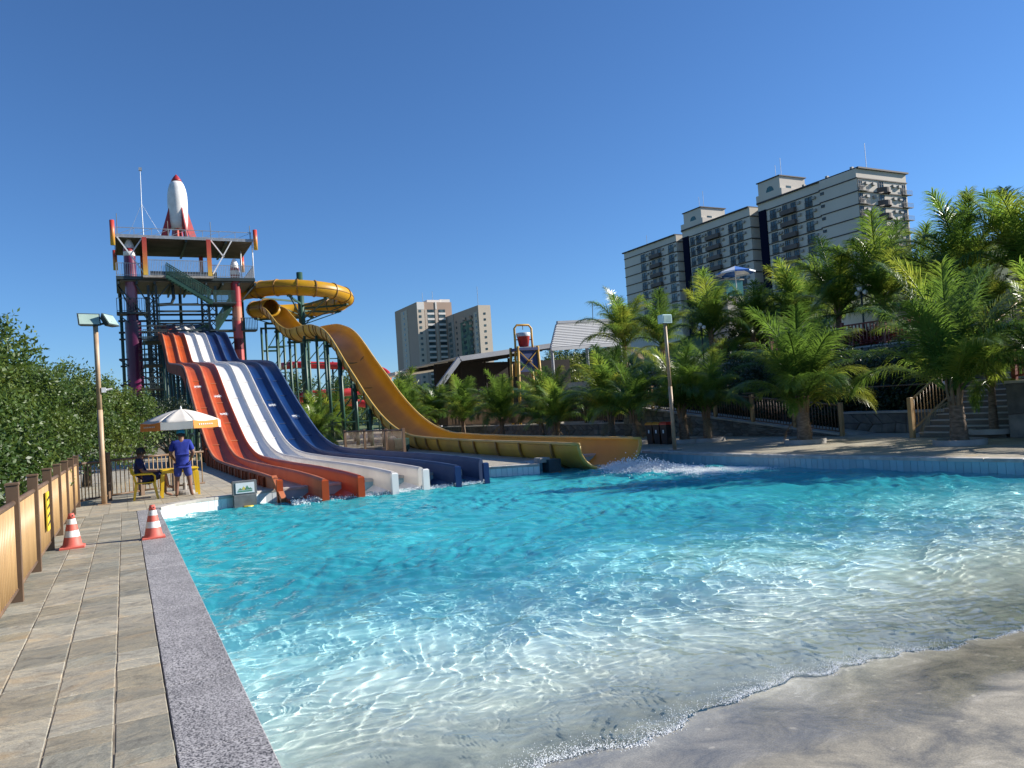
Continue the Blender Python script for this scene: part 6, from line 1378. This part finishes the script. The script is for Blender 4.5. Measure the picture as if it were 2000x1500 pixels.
# sunlit end face
for k in range(8):
    zl = 48.25 - 2.98 * k; zf = zl - 2.98
    win(150.2, 113.7, zf + .3, 1.3, 2.2, face='y'); win(165.2, 113.7, zf + .3, 1.3, 2.2, face='y'); win(157.4, 113.7, zf + 1.2, 1.5, 1.4, face='y')
    n = 8; pts = [(155.9 + 4.2 * i / n, 113.69 - 1.5 * math.sin(math.pi * (i / n)) ** .6) for i in range(n + 1)]
    m = MB()
    for (xa, ya), (xb, yb) in zip(pts[:-1], pts[1:]): m.add([(xa, ya, zf + .02), (xb, yb, zf + .02), (xb, yb, zf + 1.15), (xa, ya, zf + 1.15)], [(0, 1, 2, 3)])
    o = m.build('balcony', 'balc', ht); sm = o.modifiers.new('t', 'SOLIDIFY'); sm.thickness = .12
    for x in (152.2, 154.6, 161.6, 163.6): MB().box(x - .45, x + .45, 113.2, 113.698, zf + 1.6, zf + 2.2).build('air_conditioner', 'ac', ht)
    for x0, x1 in ((149.3, 152.0), (164.4, 167.2)):
        o = MB().box(x0, x1, 112.75, 113.44, zf - .08, zf + .04).build('balcony_slab', 'conc', ht); m = MB().bar((x0, 112.8, zf + 1.0), (x1, 112.8, zf + 1.0), .06)
        for i in range(9): u = x0 + (x1 - x0) * i / 8; m.bar((u, 112.8, zf), (u, 112.8, zf + 1), .04)
        m.build('balcony_rail', 'frame', o)

# ================================================================== BROWN TOWER BLOCK
YA = 380.; cA = ony(813, 590, YA); XA = cA.x; ZA = cA.z; yBk = onx(770, 595, XA).y; xAB = ony(872, 600, YA).x
yB = onx(933, 597, xAB).y; zB = onx(933, 596, xAB).z; xB1 = ony(957, 598, yB).x
bb = thing('apartment_block', (XA, YA, 0), 'distant brown and beige apartment tower above the pavilion', 'building')
MB().box(XA, xAB + 3, YA, yBk, 8, ZA).build('wall_block', 'tower2', bb)
MB().box(xAB, xB1, yB, YA + 22, 8, zB).build('wall_block', 'tower2', bb)
MB().box(xAB - 8, xAB - .6, YA + 8, YA + 18, ZA - .2, ZA + 2.5).build('roof_house', 'flatw', bb); MB().box(xAB, xAB + 6, YA + 9, YA + 16, ZA - .2, ZA + 3).build('roof_house', 'flatw', bb)
W_ = xAB - XA
# lighter bands of render on the lit faces
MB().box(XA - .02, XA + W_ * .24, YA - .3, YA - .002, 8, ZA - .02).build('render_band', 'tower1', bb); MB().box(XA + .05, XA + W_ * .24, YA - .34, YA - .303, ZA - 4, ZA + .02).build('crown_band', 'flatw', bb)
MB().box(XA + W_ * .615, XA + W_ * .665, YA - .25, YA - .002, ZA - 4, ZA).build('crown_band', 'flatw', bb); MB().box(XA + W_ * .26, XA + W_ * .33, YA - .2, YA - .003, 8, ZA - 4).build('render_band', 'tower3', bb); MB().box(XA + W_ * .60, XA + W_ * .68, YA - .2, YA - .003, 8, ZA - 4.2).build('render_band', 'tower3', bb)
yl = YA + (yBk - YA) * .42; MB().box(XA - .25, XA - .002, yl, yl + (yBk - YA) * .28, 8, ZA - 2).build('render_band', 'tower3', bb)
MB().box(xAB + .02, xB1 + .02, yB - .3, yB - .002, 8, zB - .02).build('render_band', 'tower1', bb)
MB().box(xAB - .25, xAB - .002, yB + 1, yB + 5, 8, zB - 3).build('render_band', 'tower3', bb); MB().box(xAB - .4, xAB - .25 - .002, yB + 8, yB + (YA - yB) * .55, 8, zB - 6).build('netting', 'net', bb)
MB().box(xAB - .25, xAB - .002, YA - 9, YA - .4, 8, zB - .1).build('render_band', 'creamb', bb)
FH = 2.95
sp = MB().box(-2.0, 2.0, -.25, 0, -.55, .55).mesh('spandrel', 'flatw'); gl1 = MB().box(-1.9, 1.9, -.1, 0, -.8, .8).mesh('window', 'glass'); gl2 = MB().box(-.65, .65, -.1, 0, -.65, .65).mesh('window', 'glass'); gl3 = MB().box(-.1, 0, -.8, .8, -.65, .65).mesh('window', 'glass'); gl4 = MB().box(-.1, 0, -1.9, 1.9, -.8, .8).mesh('window', 'glass'); sp2 = MB().box(-.35, 0, -2, 2, -.45, .45).mesh('spandrel', 'creamb')
for k in range(14):
    z = ZA - 4.8 - k * FH
    for u in (.45, .83):
        inst('window', gl1, bb, (XA + W_ * u, YA - .01, z)); inst('spandrel', sp, bb, (XA + W_ * u, YA - .01, z - 1.45))
    inst('window', gl2, bb, (XA + W_ * .10, YA - .31, z)); inst('window', gl3, bb, (XA - .26, yl + (yBk - YA) * .14, z + 1.5))
    zq = z - (ZA - zB)
    inst('window', gl2, bb, (xAB + (xB1 - xAB) * .5, yB - .31, zq + .6), None, (.8, 1, .8))
    for t_, me_ in ((.90, gl4), (.70, gl3), (.42, gl4), (.22, gl4), (.06, gl3)):
        inst('window', me_, bb, (xAB - .26 if t_ in (.90, .06) else xAB - .41 if .15 < t_ < .5 else xAB - .01, yB + (YA - yB) * t_, zq))
    inst('spandrel', sp2, bb, (xAB - .26, yB + (YA - yB) * .90, zq - 1.4))
for x, y, hh in ((XA + 6, YA + 6, 6), (xAB - 3, YA + 12, 8), (xAB + 4, yB + 8, 3)): MB().tube([(x, y, min(ZA, zB) - 3), (x, y, ZA + hh)], .12, 4).build('antenna', 'galv', bb)

# ================================================================== FOAM
def foam(name, pts, label, seed, n=5):
    """many small bubbles and drops; pts: (x, y, z, r)"""
    ico = bmesh.new(); bmesh.ops.create_icosphere(ico, subdivisions=1, radius=1); iv = np.array([v.co for v in ico.verts]); ifc = np.array([[v.index for v in f.verts] for f in ico.faces]); ico.free()
    rg = np.random.default_rng(seed); P = np.array(pts, float); N = len(P)
    V = iv[None] * P[:, None, 3:4] * rg.uniform(.6, 1.4, (N, 1, 3)) + P[:, None, :3]; F = ifc[None] + (np.arange(N) * len(iv))[:, None, None]
    me = bpy.data.meshes.new(name); me.from_pydata(V.reshape(-1, 3).tolist(), [], F.reshape(-1, 3).tolist()); me.polygons.foreach_set('use_smooth', [True] * len(me.polygons)); me.materials.append(MT['foam'])
    o = bpy.data.objects.new(name, me); COL.objects.link(o); return tag(o, label, 'foam', kind='stuff')
rg = np.random.default_rng(77); pts = []
for _ in range(20000):                                          # wash of the yellow slide
    t_ = rg.random() ** 1.25; x = 12.55 + t_ * 1.0 + rg.normal(0, .38 + .25 * t_); y = 18.3 - t_ * 4.2 + rg.normal(0, .2); am = max(0, 1 - abs(x - (12.6 + t_ * 1.0)) / 1.1)
    z = WZ + abs(rg.normal(0, 1)) * (.12 * math.exp(-((t_ - .22) / .2) ** 2) + .03) * am; pts.append((x, y, z, rg.uniform(.004, .017) * (1.2 - .5 * t_)))
foam('slide_wash', pts, 'white splashing wash below the mouth of the yellow slide', 1)
pts = []
for k in range(6):
    xc = X0 + (k + .5) * LW; nn = [900, 200, 500, 600, 500, 300][k]
    for _ in range(nn): y = 18.62 - abs(rg.normal(0, .14)) + .22 * rg.random(); pts.append((xc + rg.uniform(-.34, .34), y, WZ + abs(rg.normal(0, .035)) * (1.6 if k == 0 else 1), rg.uniform(.004, .013)))
def rimz(y): q = min(RIM, key=lambda p: abs(p.y - y)); return q.z
for zx, zy, k in ((705, 700, 0), (790, 985, 0), (850, 745, 1), (900, 930, 1), (1250, 790, 4), (1420, 845, 5)):
    xc = X0 + (k + .5) * LW; yy = onx(200 + zx * .26667, 600 + zy * .26667, xc).y
    for _ in range(620):
        y = yy + rg.normal(0, .075); ra = min(range(len(RIM) - 1), key=lambda i: abs(RIM[i].y - y)); a_, b_ = (RIM[ra], RIM[ra + 1]); zz = a_.z + (b_.z - a_.z) * (y - a_.y) / (b_.y - a_.y); pts.append((xc + rg.uniform(-.34, .34), y, zz - fdrop(y) + .014 + abs(rg.normal(0, .008)), rg.uniform(.004, .012)))
foam('lane_wash', pts, 'white splashes on the racing lanes and at their ends', 2)
pts = []
SX = np.linspace(.63, 15.5, 900); SYg = np.linspace(3.15, 4.3, 460); _X, _Y = np.meshgrid(SX, SYg); under = (WZ + waves(_X, _Y)) < floor_z(_Y)
SYS = SYg[np.array([np.max(np.nonzero(under[:, i])[0]) if under[:, i].any() else 0 for i in range(len(SX))])]   # where the water meets the beach
for _ in range(30000):
    x = .65 + 14.5 * rg.random() ** 1.5; k = rg.random(); y = float(np.interp(x, SX, SYS)) + (rg.normal(.01, .022) if k < .5 else abs(rg.normal(.03, .09))); z = max(float(floor_z(y)), WZ + .004) + .001
    if math.sin(3.1 * x + 1) + math.sin(7.7 * x) + rg.normal(0, .9) < -1.1: continue
    pts.append((x, y, z, rg.uniform(.0008, .0032)))
foam('shore_foam', pts, 'thin line of bubbles along the water edge on the beach', 3)
